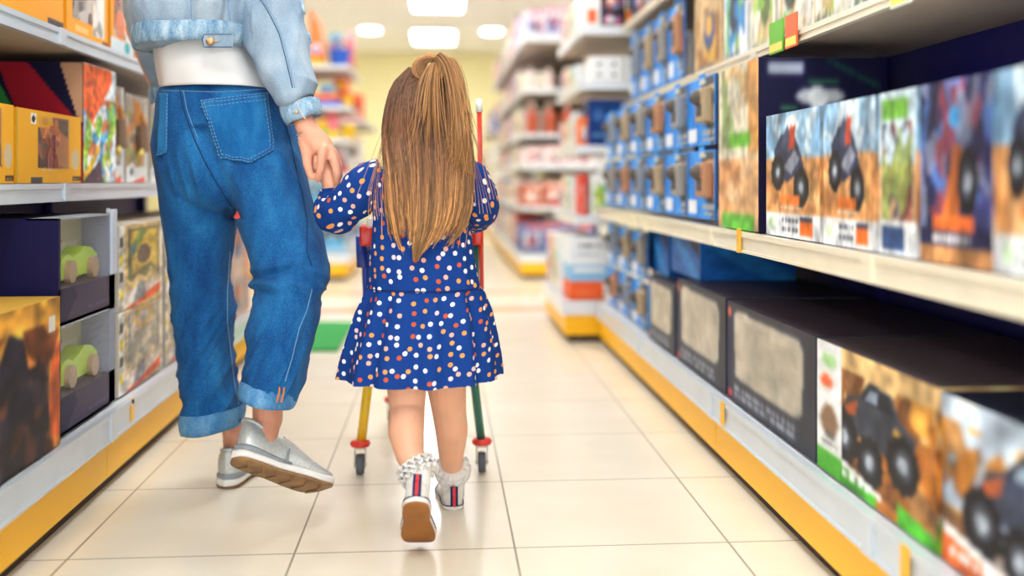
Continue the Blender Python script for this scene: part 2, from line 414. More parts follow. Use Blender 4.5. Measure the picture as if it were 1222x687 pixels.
def art_moto(w, h, seed=0, var=0):
    a = Art(w, h, '#d9975c'); asp = w/h
    a.rect(0, .62, 1, 1, '#8fb4cf'); a.blotch(['#dfe9ef', '#6c98bd'], 4, 0, .66, 1, 1, seed, .7, .3)
    a.blotch(['#e8b680', '#b87842', '#c98a50'], 5, 0, .2, 1, .64, seed+3, .6, .3)
    for i in range(3):
        a.poly([(.62+.1*i,.3),(.66+.1*i,.66),(.7+.1*i,.3)], '#7d6a2e', .5)
    a.poly([(.16,.7),(.3,.82),(.5,.86),(.62,.74),(.78,.48),(.6,.5),(.42,.44),(.25,.5)], '#2c3450')
    a.poly([(.3,.72),(.42,.9),(.55,.8),(.48,.66)], '#44506e'); a.poly([(.36,.56),(.56,.7),(.66,.62),(.5,.5)], '#8d93a3')
    a.wheel(.24, .52, .13, asp*.95); a.wheel(.68, .4, .14, asp*.95)
    a.rect(.3, .27, .66, .34, '#ec7a2e'); a.text(.3, .21, .68, .26, '#efe6da', 1, seed)
    a.rect(0, 0, 1, .19, '#e6e8ea'); a.text(.32, .04, .62, .16, '#3a4152', 2, seed+1); a.rect(.66, .02, .88, .15, '#ee6a22'); a.rect(.66, .13, .88, .17, '#2c3550')
    a.ell(.12, .1, .06, .05, '#bfe0b0')
    for k in range(10): a.ell(.24+math.cos(k*PI/5)*.125, .52+math.sin(k*PI/5)*.125*asp*.93, .015, .015*asp, '#0e0e14')
    a.poly([(.44,.7),(.5,.96),(.58,.94),(.56,.7)], '#b8442c'); a.ell(.53, .93, .05, .05, '#e8e4e0')
    return a.soften(1, .28, seed)
def art_wild(w, h, seed):
    a = Art(w, h, '#20234a'); a.blotch(['#3c3f78', '#a04048', '#4a78b8', '#8d93a8'], 6, 0, .2, 1, 1, seed, .7, .45)
    a.poly([(.3,.2),(.5,.66),(.6,.64),(.55,.2)], '#b4602c'); a.wheel(.68, .45, .14, w/h); a.ell(.5, .8, .08, .06, '#3a9ad8')
    a.rect(.2, .17, .75, .26, '#ef7030'); a.text(.2, .1, .7, .17, '#e8e2da', 1, seed); a.rect(0, 0, 1, .1, '#c68a56')
    return a.soften(1, .35, seed)
def art_window(w, h, frame, seed, inner='#b9ac98', accent=None):
    a = Art(w, h, frame)
    a.poly([(.11,.26),(.09,.89),(.145,.935),(.85,.91),(.89,.84),(.88,.31),(.795,.24),(.4,.24)], '#a8a49c')
    a.poly([(.12,.27),(.1,.88),(.15,.92),(.84,.9),(.88,.83),(.87,.32),(.79,.25),(.4,.25)], inner)
    a.blotch(['#c8bca8', '#a89c88'], 2, .14, .3, .85, .86, seed, .5, .3)
    a.text(.1, .05, .8, .18, '#aeb4bf', 2, seed)
    if accent: a.rect(0, 0, .06, 1, accent); a.rect(.01, .86, .05, .94, '#ef6a3a'); a.rect(.01, .04, .06, .1, '#e8402c')
    return a.soften(2, .12, seed)
def art_generic(w, h, seed, pal=None, title=True):
    rs = np.random.RandomState(seed)
    pals = [['#f4f4f2','#6fae3c','#c98a4a','#384a6a'], ['#f7f7f7','#d85a3a','#6f9fc8','#444a58'], ['#f0e8d8','#c0402a','#e8b040','#5a3020'], ['#e8eef2','#3c8ac0','#f08a3c','#28334a'], ['#f3ead8','#8ac040','#e04a5a','#585048'], ['#f6d9d0','#d8506a','#9a4038','#ffffff']]
    p = pal or pals[seed % len(pals)]
    a = Art(w, h, p[0]); a.blotch(p[1:3], 3.5, .08, .1, .92, .72, seed, .85, .25)
    a.ell(.35+.3*rs.rand(), .4+.1*rs.rand(), .2, .2, p[3]); a.ell(.4+.2*rs.rand(), .5, .1, .12, p[1])
    if title: a.rect(.08, .76, .92, .94, p[1]); a.text(.14, .79, .86, .91, p[0], 1, seed)
    a.text(.1, .03, .7, .1, p[3], 1, seed+9)
    return a.soften(0 if w < 14 else 1, .22, seed)

def carton(name, side, X0, dep, y0, y1, z0, z1, front, sidart, col, top=None, parent=None, m=None):
    """carton on a shelf; side R faces -x, L faces +x, E faces -y (X0 = y of the front, y0,y1 = x range)"""
    mb = MB(); c = hx(col); t = hx(top or col)
    if side == 'R':
        X1 = X0 + dep
        fr = ((X0,y1,z0),(X0,y0,z0),(X0,y0,z1),(X0,y1,z1)); sd = ((X0,y0,z0),(X1,y0,z0),(X1,y0,z1),(X0,y0,z1)); x0, x1 = X0, X1; ya, yb = y0, y1
    elif side == 'L':
        X1 = X0 - dep
        fr = ((X0,y0,z0),(X0,y1,z0),(X0,y1,z1),(X0,y0,z1)); sd = ((X1,y0,z0),(X0,y0,z0),(X0,y0,z1),(X1,y0,z1)); x0, x1 = X1, X0; ya, yb = y0, y1
    else:
        fr = ((y0,X0,z0),(y1,X0,z0),(y1,X0,z1),(y0,X0,z1)); x0, x1 = y0, y1; ya, yb = X0, X0 + dep
        sd = ((y0,X0+dep,z0),(y0,X0,z0),(y0,X0,z1),(y0,X0+dep,z1))
    e = .0012
    mb.box(x0+e, x1-e, ya+e, yb-e, z0, z1-e, c)
    mb.quad((x0,ya,z1),(x1,ya,z1),(x1,yb,z1),(x0,yb,z1), t)
    mb.grid(*fr, front.a)
    if sidart is not None: mb.grid(*sd, sidart.a)
    else: mb.quad(*sd, c)
    return mb.build(name, m or MT['print'], parent)
# ------------------------------------------------------------------ setting
def plain(name, x0, x1, y0, y1, z0, z1, m, parent=None, bev=0):
    mb = MB(); mb.box(x0, x1, y0, y1, z0, z1, bev=bev); return mb.build(name, m, parent)
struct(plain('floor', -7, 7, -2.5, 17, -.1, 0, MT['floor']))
struct(plain('ceiling', -7, 7, -1.5, 17, 2.95, 3.05, MT['ceil']))
struct(plain('wall_back', -7, 7, 17, 17.15, 0, 2.95, MT['wall']))
struct(plain('wall_left', -7.15, -7, -2.5, 17.15, 0, 2.95, MT['wallw']))
struct(plain('wall_right', 7, 7.15, -2.5, 17.15, 0, 2.95, MT['wallw']))

ORD = ['first', 'second', 'third', 'fourth', 'fifth', 'sixth', 'seventh', 'eighth', 'ninth', 'tenth', 'eleventh', 'twelfth', 'thirteenth', 'fourteenth', 'fifteenth', 'sixteenth']
# ceiling lights
def panel_light(x, y, i, row, col):
    t = empty('ceiling_light', (x, y, 2.95), f'rectangular fluorescent ceiling panel, {ORD[row]} row from the front, {col}', 'ceiling light', 'rectangular ceiling panels')
    mb = MB()
    for a in ((-.33,-.3,-.63,.63), (.3,.33,-.63,.63)): mb.box(x+a[0], x+a[1], y+a[2], y+a[3], 2.91, 2.949)
    for a in ((-.3,.3,-.63,-.6), (-.3,.3,.6,.63)): mb.box(x+a[0], x+a[1], y+a[2], y+a[3], 2.91, 2.949)
    mb.build('frame', MT['lampf'], t)
    plain('diffuser', x-.3, x+.3, y-.6, y+.6, 2.922, 2.945, MT['lamp'], t)
cols = {0: 'over this aisle', -2.9: 'over the aisle on the left', 2.9: 'over the aisle on the right'}
for row, y in enumerate((.3, 3.1, 5.9, 8.7, 12.0, 15.0)):
    for x in cols: panel_light(x + (-.05 if row == 4 else -.12 if row == 5 else 0), y, 0, row, cols[x])
for x, y, lb in ((-1.03, 14.4, 'left of the rectangular panels'), (.73, 14.4, 'right of the rectangular panels')):
    t = empty('ceiling_spotlight', (x, y, 2.95), f'round recessed ceiling spotlight {lb}', 'ceiling light', 'round recessed spotlights')
    mb = MB(); mb.lathe((x, y, 2.925), [(.16, 0), (.17, .012), (.17, .024)], (1,1,1), 24); mb.build('rim', MT['lampf'], t)
    mb = MB(); mb.lathe((x, y, 2.915), [(.13, 0), (.145, .008)], (1,1,1), 24); mb.build('diffuser', MT['lamp'], t)

mm = MB(); mm.box(-1.05, -.46, 4.43, 5.28, .0005, .014, bev=.004)
tag(mm.build('floor_mat', MT['mat']), 'green rectangular mat lying on the floor of the cross aisle', 'mat')

# ------------------------------------------------------------------ shelving
def shelving(name, label, sg, base, shelves, y0, y1, xb, endrail=True, back='back', rail='rail', joints=(), basez=(.13, .195)):
    """sg +1 right of the aisle, -1 left; base = |x| of base rail; shelves = [(zbottom, ztop, |x|)]"""
    t = empty(name, (sg*(base+xb)/2, (y0+y1)/2, 0), label, 'shelving unit', 'supermarket shelving units')
    def bx(mb, a, b, c, d, e, f, bev=0):
        lo, hi = sorted((sg*a, sg*b)); mb.box(lo, hi, c, d, e, f, bev=bev)
    # kick panels
    js = [y0] + [j for j in joints if y0 < j < y1] + [y1]
    for a, b in zip(js, js[1:]):
        mb = MB(); bx(mb, base+.012, base+.03, a+.0015, b-.0015, .035, basez[0]); 
        if a == y0 and endrail: bx(mb, base+.03, xb, a+.002, a+.02, .035, basez[0])
        mb.build('kick_panel', MT['kick'], t)
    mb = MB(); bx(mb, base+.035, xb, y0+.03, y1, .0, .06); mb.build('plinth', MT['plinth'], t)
    mb = MB(); bx(mb, base+.012, xb, y0+.003, y1, basez[0], basez[1]-.006); b = mb.build('base_shelf', MT['metal'], t)
    def railm(X, z0, z1, par, rail=rail):
        mb = MB()
        bx(mb, X, X+.012, y0, y1, z0, z1-.012); bx(mb, X-.004, X+.012, y0, y1, z1-.012, z1); bx(mb, X-.004, X+.012, y0, y1, z0-.003, z0+.003)
        if endrail:
            bx(mb, X, xb, y0-.006, y0+.006, z0, z1)
        for j in joints:
            if y0 < j < y1: bx(mb, X-.007, X, j-.02, j+.02, z0-.002, z1+.001)
        mb.build('price_rail', MT[rail], par)
    railm(base, basez[0], basez[1], b, 'rail' if rail == 'railc' else rail)
    for z0, z1, X in shelves:
        mb = MB(); bx(mb, X+.012, xb, y0+.006, y1, z0+.004, z1-.006); s = mb.build('shelf', MT['under'], t)
        mb = MB(); bx(mb, X+.012, xb-.01, y0+.006, y1, z1-.0058, z1-.003); mb.build('shelf_top', MT['metal'], s)
        railm(X, z0, z1, s)
    H = max(s[1] for s in shelves) + .42
    mb = MB(); bx(mb, xb, xb+.02, y0, y1, .02, H); mb.build('back_panel', MT[back], t)
    for j in [y0+.02] + list(joints) + [y1-.02]:
        mb = MB(); bx(mb, xb-.03, xb-.001, j-.015, j+.015, .06, H); mb.build('upright', MT['metal' if back == 'backl' else 'back'], t)
    return t
shelving('shelving_unit', 'long right-hand shelving unit with yellow kick panels and blue blister packs', 1, .72,
         [(.59, .636, .72), (1.088, 1.113, .84), (1.449, 1.474, .84)], .45, 4.55, 1.2, joints=(.75, 1.62, 2.6, 3.58), rail='railc', endrail=False)
shelving('shelving_unit', 'long left-hand shelving unit with orange and navy toy boxes', -1, .80,
         [(.712, .752, .91), (1.09, 1.127, .92)], .45, 4.45, 1.32, joints=(1.3, 2.47, 3.4), endrail=False)
shelving('shelving_unit', 'short right-hand end unit with white boxes over a yellow base', 1, .565,
         [(.553, .596, .63), (.885, .924, .635), (1.185, 1.22, .645), (1.442, 1.485, .65)], 4.6, 5.5, 1.2, back='backl', rail='metal')
shelving('shelving_unit', 'distant right-hand shelving unit behind the end unit, yellow base corner', 1, .6,
         [(.53, .56, .61), (.845, .876, .62), (1.09, 1.12, .62), (1.435, 1.468, .62), (1.83, 1.868, .62)], 7.6, 12, 1.25, back='backl', rail='metal')
shelving('shelving_unit', 'farthest right-hand shelving unit near the back wall', 1, .62,
         [(.55, .58, .64), (.95, .98, .64), (1.4, 1.43, .64)], 13.2, 16.2, 1.25, back='backl', rail='metal')
shelving('shelving_unit', 'distant left shelving unit full of bright plastic toys', -1, .70,
         [(.47, .50, .70), (.78, .81, .70), (1.045, 1.076, .70), (1.297, 1.327, .70), (1.605, 1.636, .70)], 7.6, 8.6, 1.9, back='backl', rail='metal')
shelving('shelving_unit', 'farther left shelving unit carrying red boxes behind the plastic toys', -1, .72,
         [(.5, .53, .72), (.9, .93, .72), (1.3, 1.33, .72)], 9.4, 11.5, 1.5, back='backl', rail='metal')

# ------------------------------------------------------------------ near right unit
def lab(o, label, cat, group=None): return tag(o, label, cat, group)
PR = .745
def rbox(name, px0, px1, z0, z1, front, label, col, X=PR, dep=.36, sid=None, cat='boxed toy', group=None, top=None):
    y1, y0 = yof(px0, X), yof(px1, X)
    return lab(carton(name, 'R', X, dep, y0+.002, y1-.002, z0, z1, front, sid, col, top), label, cat, group)
def thingbox(name, side, X0, dep, y0, y1, z0, z1, front, sidart, col, label, group, win=None, toy=None, top=None, cat='boxed toy'):
    """a near box as a thing: carton, clear window set proud of the print, toy"""
    cx = X0 + (dep/2 if side == 'R' else -dep/2)
    t = empty(name, (cx, (y0+y1)/2, z0), label, cat, group)
    carton('carton', side, X0, dep, y0, y1, z0, z1, front, sidart, col, top, t)
    sg = 1 if side == 'R' else -1
    if win:
        u0, t0, u1, t1 = win; W = y1-y0; H = z1-z0
        if side == 'R': ya, yb = y1-u1*W, y1-u0*W
        else: ya, yb = y0+u0*W, y0+u1*W
        mb = MB(); x = X0 - sg*.002; mb.box(min(x, x-sg*.002), max(x, x-sg*.002), ya, yb, z0+t0*H, z0+t1*H, bev=.0008); mb.build('window', MT['clear'], t)
    return t
zb = .196
def yr(a, b, X): return yof(b, X)+.003, yof(a, X)-.003
G = 'large boxes on the bottom right shelf'
y0, y1 = 1.02, yof(1122, PR)-.004
thingbox('toy_truck_box', 'R', PR, .38, y0, y1, zb, .445, art_truck(90, 56, '#a9b9cc', '#3a4257', 5, '#e06a2c', '#c3d3e4'), art_truck(60, 50, '#a9b9cc', '#3a4257', 6, '#e06a2c', '#c3d3e4'), '#1b2136', 'blue and orange truck box nearest the camera on the bottom right shelf', G)
y0, y1 = yr(1008, 1120, PR)
a = art_truck(96, 60, '#b8702c', '#39404e', 2)
t = thingbox('toy_truck_box', 'R', PR, .38, y0, yof(976, PR), zb, .447, a, art_truck(50, 40, '#a05a24', '#39404e', 3), '#24202c', 'brown monster truck box with green label strips on the bottom right shelf', G, top='#4a4148')
# white end strip painted on the far end of that box
A = Art(14, 40, '#eceeee'); A.rect(0, 0, 1, .16, '#4fae2f'); A.ell(.5, .86, .3, .05, '#a8d890'); A.ell(.4, .7, .25, .05, '#ef6a3a'); A.ell(.5, .4, .35, .12, '#8a6a50'); A.text(.2,.2,.8,.32,'#555555',2,3); A.soften(1, .1, 2)
mb = MB(); ya = yof(1005, PR); yb = yof(976, PR); mb.grid((PR-.0012, yb, zb), (PR-.0012, ya, zb), (PR-.0012, ya, .4475), (PR-.0012, yb, .4475), A.a)
mb.build('label_strip', MT['print'], t)
for i, (p0, p1, lb) in enumerate(((868, 974, 'grey windowed box beside the brown monster truck box'), (808, 866, 'grey windowed box, second from the brown monster truck box'), (774, 805, 'small grey windowed box next to the blue blister packs, bottom shelf'))):
    y0, y1 = yr(p0, p1, PR)
    thingbox('windowed_toy_box', 'R', PR, .38, y0, y1, zb, (.447, .45, .42)[i], art_window(70, 44, '#30323e', 11+i, '#cbbda8', ('#171b40', '#171b40', '#1c87c8')[i]), art_window(30, 30, '#3a3e4e', 4, '#8d8474'), '#2a2c3c',
             lb, G, win=(.12, .26, .88, .9), top='#3c3440')
# blue packs lying on top of the small boxes
for i, (p0, p1) in enumerate(((773, 798), (801, 836))):
    y0, y1 = yr(p0, p1, .79); A = Art(30, 20, '#1a64b8'); A.poly([(0,1),(.3,1),(1,.1),(1,0),(.7,0)], '#2f8fe0'); A.poly([(.6,1),(1,1),(1,.5)], '#10255c'); A.soften(1, .15, 2)
    lab(carton('blue_toy_pack', 'R', .79, .3, y0, y1, (.422, .452)[i], .57, A, A, '#174f9c'), f'blue pack lying on the {("smallest", "middle")[i]} grey windowed box', 'toy pack', 'blue packs under the right shelf')
# middle shelf
zm = .637
G = 'off-road vehicle boxes on the middle right shelf'
specs = [(914, 979, art_moto(64, 56, 1), 'motocross box beside the tall dark box, middle right shelf'),
         (982, 1045, art_moto(64, 56, 2), 'motocross box second from the tall dark box, middle right shelf'),
         (1048, 1094, None, 'narrow green-labelled box between the motocross boxes'),
         (1097, 1187, art_wild(80, 60, 4), 'dark purple vehicle box with orange sticker, middle right shelf'),
         (1190, 1300, art_moto(70, 56, 7), 'motocross box nearest the camera on the middle right shelf')]
for i, (p0, p1, A, lb) in enumerate(specs):
    y0, y1 = yr(p0, p1, PR)
    if A is None:
        A = Art(40, 56, '#c9a27a'); A.rect(0, .55, 1, 1, '#b8cbd6'); A.rect(.1, .82, .8, .95, '#6cab3c'); A.blotch(['#343c58', '#7a3a34', '#8a9a4a'], 5, .1, .2, .9, .8, 8, .8, .3); A.rect(0, 0, 1, .2, '#e4e6e6'); A.rect(.1, .02, .7, .17, '#2a4a7a'); A.soften(1, .3, 2)
    thingbox('motocross_toy_box', 'R', PR, .3, y0, y1, zm, .907, A, art_moto(40, 40, 20+i), '#b08458', lb, G, top='#cfd6dc')
# tall dark box
y0, y1 = yof(905, PR), yof(858, PR)
F = Art(40, 60, '#d8d2bc'); F.blotch(['#b8894c', '#e9e4d0', '#6d8a4a'], 4, .1, .5, 1, 1, 5, .7, .3); F.rect(.75, .45, 1, 1, '#d88a3c', .7); F.rect(.3, .5, .8, .58, '#62ad34'); F.rect(0, 0, 1, .44, '#d9a878'); F.blotch(['#e8c8a0','#c07a48'], 3, .1, .1, .9, .42, 6, .6, .3); F.rect(.1, 0, .9, .1, '#58a838')
D = Art(60, 60, '#141236'); D.rect(.08, .9, .36, .98, '#aab4c4'); D.poly([(.5,1),(.56,1),(1,.84),(1,.82)], '#1f6a48'); D.ell(.5, .78, .2, .05, '#c8ccd0'); D.ell(.48, .77, .09, .07, '#e8ecec'); D.rect(.4, .85, .65, .875, '#3f9a58'); D.rect(.18, .7, .32, .725, '#4fb068'); D.rect(.4, .64, .62, .7, '#7a8498'); D.soften(2, .1, 1); F.soften(2, .3, 1)
t = thingbox('tall_toy_box', 'R', PR, .3, y0, y1, zm, 1.05, F, D, '#141236', 'tall navy box with green stripe beside the motocross boxes', 'off-road vehicle boxes on the middle right shelf')

def art_blister(seed):
    A = Art(18, 26, '#2596f0'); rs = np.random.RandomState(seed)
    A.poly([(.48,1),(1,1),(1,0),(.86,0),(.66,.4)], '#4a4c58'); A.rect(.58, .3, .95, .85, ('#8a8278', '#a8906c', '#7d848c', '#b8784c')[seed % 4]); A.blotch(['#c9b48c', '#4a4648'], 4, .58, .3, .95, .85, seed, .6, .3)
    A.text(.55, .05, .95, .22, '#b8bcc4', 2, seed); A.poly([(0,1),(.15,1),(.5,.1),(.4,0),(.2,0),(0,.6)], '#1c80de'); A.rect(0, .06, .3, .26, '#e8eef4')
    A.ell(.55, .93, .1, .05, '#c9ccc0')
    return A
def blister(y, z, X, wd, ht, seed, label, group):
    mb = MB(); A = art_blister(seed)
    y0, y1 = y, y+wd
    mb.box(X, X+.005, y0, y1, z, z+ht, hx('#2a6fb8')); mb.grid((X-.001,y1,z),(X-.001,y0,z),(X-.001,y0,z+ht),(X-.001,y1,z+ht), A.a)
    # bubble with figure and card tab with hanging hole
    c = hx(('#9a9288', '#b09a78', '#8a9098', '#b88460')[seed % 4])
    mb.box(X-.028, X-.001, y0+wd*.07, y0+wd*.4, z+ht*.32, z+ht*.82, c, bev=.008)
    mb.sphere((X-.03, y0+wd*.27, z+ht*.68), wd*.08, hx('#5a5450'), 8)
    mb.box(X-.03, X-.012, y0+wd*.14, y0+wd*.34, z+ht*.4, z+ht*.6, hx('#4a4a52'), bev=.006)
    mb.box(X-.001, X+.004, y0+wd*.4, y0+wd*.6, z+ht, z+ht*1.06, hx('#2f93e6'))
    return lab(mb.build('blister_pack', MT['print']), label, 'toy pack', group)
k = 0
for lvl, (X, ys, ye, zz, ht, rows, nm) in enumerate(((.76, 3.62, 4.5, (.2, .39), .175, 2, 'bottom shelf'), (.75, 2.67, 4.5, (.65, .86), .195, 2, 'middle shelf'), (.865, 3.48, 4.5, (1.13,), .28, 1, 'upper shelf'))):
    n = round((ye-ys)/.29)
    for r in range(rows):
        for i in range(n):
            y = ys + (ye-ys)*i/n; k += 1
            blister(y, zz[r], X, (ye-ys)/n-.015, ht, k, f'blue blister pack on the right {nm}, {ORD[i]} from the near end' + (f', {("lower", "upper")[r]} row' if rows == 2 else ''), 'blue blister packs')
# upper right shelf
G = 'boxes on the upper right shelf'
cu = [(829, 862, .3, ['#c9a878', '#e0a83c', '#8a5a30', '#3a4a78'], 'orange and tan'), (864, 892, .3, ['#e6e8ea', '#1c78c0', '#7fb84a', '#2a3a4a'], 'white and blue'), (895, 925, .28, ['#e4e0cc', '#7fae3c', '#b8a070', '#5a6a3a'], 'pale green'),
      (928, 965, .28, ['#e9e6d8', '#5fae3a', '#c9a060', '#404a3a'], 'white and green'), (968, 1012, .26, ['#e6e2d0', '#8aa83c', '#a89060', '#3a4438'], 'cream and olive'), (1015, 1070, .26, ['#dfe0dc', '#6fae4a', '#a0a0a0', '#38404a'], 'light grey and green'), (1074, 1140, .26, ['#d8dce0', '#4f9ad0', '#9a9a9a', '#2a3040'], 'pale blue')]
for i, (p0, p1, h, pal, nm) in enumerate(cu):
    y0, y1 = yr(p0, p1, .87)
    lab(carton('toy_box', 'R', .87, .25, y0, y1, 1.114, 1.114+h, art_generic(30, 30, 30+i, pal, i > 0), art_generic(16, 16, 50+i, pal), pal[0]), f'{nm} box on the upper right shelf, {ORD[i]} from the blister packs', 'boxed toy', G)
for i in range(7):
    y1 = 4.5 - i*.3; pal = [['#1a1a24','#d8506a','#3a78c0','#f0f0f0'], ['#f0c030','#d84a2a','#3a6ab0','#ffffff'], ['#2a6ab8','#f0f0f0','#e8a030','#101830']][i % 3]
    lab(carton('toy_box', 'R', .87, .25, y1-.27, y1, 1.475, 1.475+.2, art_generic(18, 18, 70+i, pal), None, pal[0]), f'{("black", "yellow", "blue")[i % 3]} box on the right top shelf, {ORD[i]} from the far end', 'boxed toy', 'boxes on the right top shelf')
# price cards clipped to the upper right rail
for i, (p0, p1, c) in enumerate(((921, 938, '#6dbb3a'), (940, 955, '#f06a3c'), (1066, 1092, '#e8e8e0'))):
    y0, y1 = yr(p0, p1, .835); mb = MB(); mb.box(.827, .831, y0, y1, 1.075, 1.155, hx(c), bev=.001); mb.box(.8265, .8275, y0+.004, y1-.004, 1.08, 1.10, hx('#f6e26a'))
    lab(mb.build('price_card', MT['print']), f'{("green", "orange", "white")[i]} price card on the upper right shelf edge', 'price card', 'price cards')

# ------------------------------------------------------------------ near left unit
LB = -.835; zl = .197
def yl(a, b, X): return yof(a, X)+.003, yof(b, X)-.003
def lyof(px, X): return yof(px, X)
# big orange-brown box nearest
y1 = lyof(61, LB)-.004; y0 = y1-.62
F = Art(130, 90, '#c9702a'); F.rect(0, .7, 1, 1, '#e0a63c', .8); F.blotch(['#8a3c18', '#e08a30', '#5a2814'], 3, 0, 0, 1, .85, 12, .8, .15)
F.poly([(.3,.1),(.35,.7),(.44,.82),(.5,.62),(.6,.86),(.7,.8),(.76,.5),(.82,.66),(.9,.3),(.86,.0),(.4,.0)], '#22202c'); F.blotch(['#3a2c30', '#6a3a22', '#121018'], 5, .35, 0, .9, .6, 4, .7, .3)
F.poly([(.9,.1),(.93,.6),(1,.8),(1,.05)], '#d8622a'); F.rect(.9, .78, .96, .88, '#e9e2d2')
Sd = Art(50, 50, '#cf8a30'); Sd.blotch(['#a85a20', '#e8b04a'], 3, 0, 0, 1, 1, 3, .7, .2)
F.soften(3, .5, 8)
F.rect(.9, .78, .96, .88, '#e9e2d2')
thingbox('robot_toy_box', 'L', LB+.02, .4, y0, y1, zl, .512, F, Sd, '#c98a34', 'large orange and brown box nearest the camera on the bottom left shelf', 'boxes on the bottom left shelf', top='#e0b048')
# navy window boxes with lime toy inside (two stacked)
def navy(z0, z1, label, flap):
    y0, y1 = lyof(70, LB), lyof(137, LB); t = empty('navy_windowed_box', (LB-.2, (y0+y1)/2, z0), label, 'boxed toy', 'navy boxes stacked on the bottom left shelf')
    W, H = y1-y0, z1-z0; d = .38; nv = hx('#151140'); gy = hx('#3a3248')
    mb = MB()
    ya, yb, za, zc = y0+W*.03, y0+W*.88, z0+H*.34, z1-.004      # opening
    mb.box(LB-d, LB-.07, y0, y1, z0, z1, nv)                        # rear block
    mb.box(LB-.07, LB, y0, y1, z0, z0+.006, nv); mb.box(LB-.07, LB, y0, ya, z0, z1, nv); mb.box(LB-.07, LB, yb, y1, z0, z1, hx('#8d93a8')); mb.box(LB-.07, LB, y0, y1, z1-.004, z1, hx('#a9b0b8'))
    F = Art(60, 22, '#3b3150'); F.poly([(0,0),(0,1),(.25,1),(.3,.7),(.1,0)], '#141040'); F.text(.5,.2,.9,.35,'#564c6c',1,2)
    mb.box(LB-.07, LB-.0005, y0+.001, y1-.001, z0+.001, za, gy); mb.grid((LB,y0,z0),(LB,y1,z0),(LB,y1,za),(LB,y0,za), F.a)
    B = Art(40, 30, '#d6cba6'); B.poly([(0,.2),(.25,1),(0,1)], '#3a4a6a'); B.poly([(.3,1),(.55,1),(.6,.55),(.25,.3)], '#b98a60'); B.rect(.55,.35,.9,.6,'#e4dcc4'); mb.grid((LB-.068,ya,za),(LB-.068,yb,za),(LB-.068,yb,zc),(LB-.068,ya,zc), B.a)
    mb.build('carton', MT['print'], t)
    # the lime toy car
    mb = MB(); cy = (ya+yb)/2+.02; L_ = (yb-ya)*.8; lime = hx('#b5dc2c')
    prof = [(-.5,.1),(-.5,.3),(-.42,.48),(-.3,.52),(-.18,.45),(-.05,.5),(.12,.62),(.3,.58),(.46,.42),(.5,.1)]
    hh = (zc-za)*.85; n = len(mb.v)
    for xx in (LB-.064, LB-.022):
        for p, q in prof: mb.v.append((xx, cy+p*L_, za+.002+q*hh)); mb.c.append(lime)
    m_ = len(prof)
    for i in range(m_-1): mb.f.append((n+i, n+i+1, n+m_+i+1, n+m_+i))
    mb.f.append(tuple(n+i for i in range(m_-1, -1, -1))); mb.f.append(tuple(n+m_+i for i in range(m_)))
    tc = mb.build('toy_car', MT['plastic'], t)
    for wy in (-.3, .28):
        mb = MB(); bm = bmesh.new(); bmesh.ops.create_cone(bm, cap_ends=True, segments=20, radius1=hh*.2, radius2=hh*.2, depth=.02)
        for v in bm.verts: v.co = V((v.co.z*.8 + LB-.018, v.co.x + cy+wy*L_, v.co.y + za+.004+hh*.2))
        mb.bm(bm, hx('#a8896a')); mb.build('wheel', MT['plastic'], tc)
    mb = MB(); mb.box(LB-.001, LB+.0005, ya, yb, za, zc); mb.build('window', MT['clear'], t)
    if flap:
        mb = MB(); mb.box(LB-.02, LB-.012, y1-.004, y1-.001, z1-.02, z1+.012, hx('#dfe4ea')); mb.box(LB-.002, LB+.006, y0+W*.9, y1+.002, z0+H*.35, z1+.01, hx('#ccd2de'), bev=.002); mb.build('white_flap', MT['print'], t, )
    return t
navy(.44, .676, 'upper navy box with window showing a lime toy car, bottom left shelf', True)
navy(zl, .438, 'lower navy box with window showing a lime toy car, bottom left shelf', False)
def art_robot(seed, up):
    A = Art(60, 70, '#d8b878' if up else '#c9b08a'); A.rect(0, 0, .12, 1, '#d8d4c8'); 
    for t_ in (.2, .4, .6, .8): A.rect(.02, t_-.06, .1, t_+.06, '#d8c02c' if int(t_*10) % 4 else '#3a3a3a')
    A.poly([(.2,.95),(.9,.95),(.92,.3),(.7,.45),(.6,.32),(.4,.4),(.3,.3),(.2,.34)], '#6a6a40' if up else '#9a958c'); 
    if up:
        A.poly([(.24,.92),(.88,.92),(.88,.35),(.7,.5),(.3,.38)], '#d8b03c'); A.ell(.55, .62, .16, .12, '#5a3c28'); A.poly([(.2,.7),(.5,.95),(.62,.9),(.3,.6)], '#6f8a30'); A.ell(.3, .7, .06, .05, '#3a78b0')
    else:
        A.poly([(.24,.92),(.88,.92),(.88,.35),(.7,.5),(.3,.38)], '#b9aa98'); A.ring(.55, .85, .22, .14, .5, '#d8a03c')
    A.poly([(.12,0),(.12,.2),(.9,.3),(.9,.12)], '#e0cfc0'); A.poly([(.12,0),(.95,.2),(.95,.08),(.4,0)], '#e0562c'); A.poly([(.3,.02),(.6,.1),(.55,.3),(.4,.26)], '#8a8a90'); A.rect(.94, 0, 1, 1, '#e4d8c8')
    return A.soften(1, .3, seed)
cols_y = [q for q in [(141, 194), (197, 222), (225, 244), (247, 262), (264, 276), (278, 289), (290, 299)] if yof(q[1], LB) < 4.44]
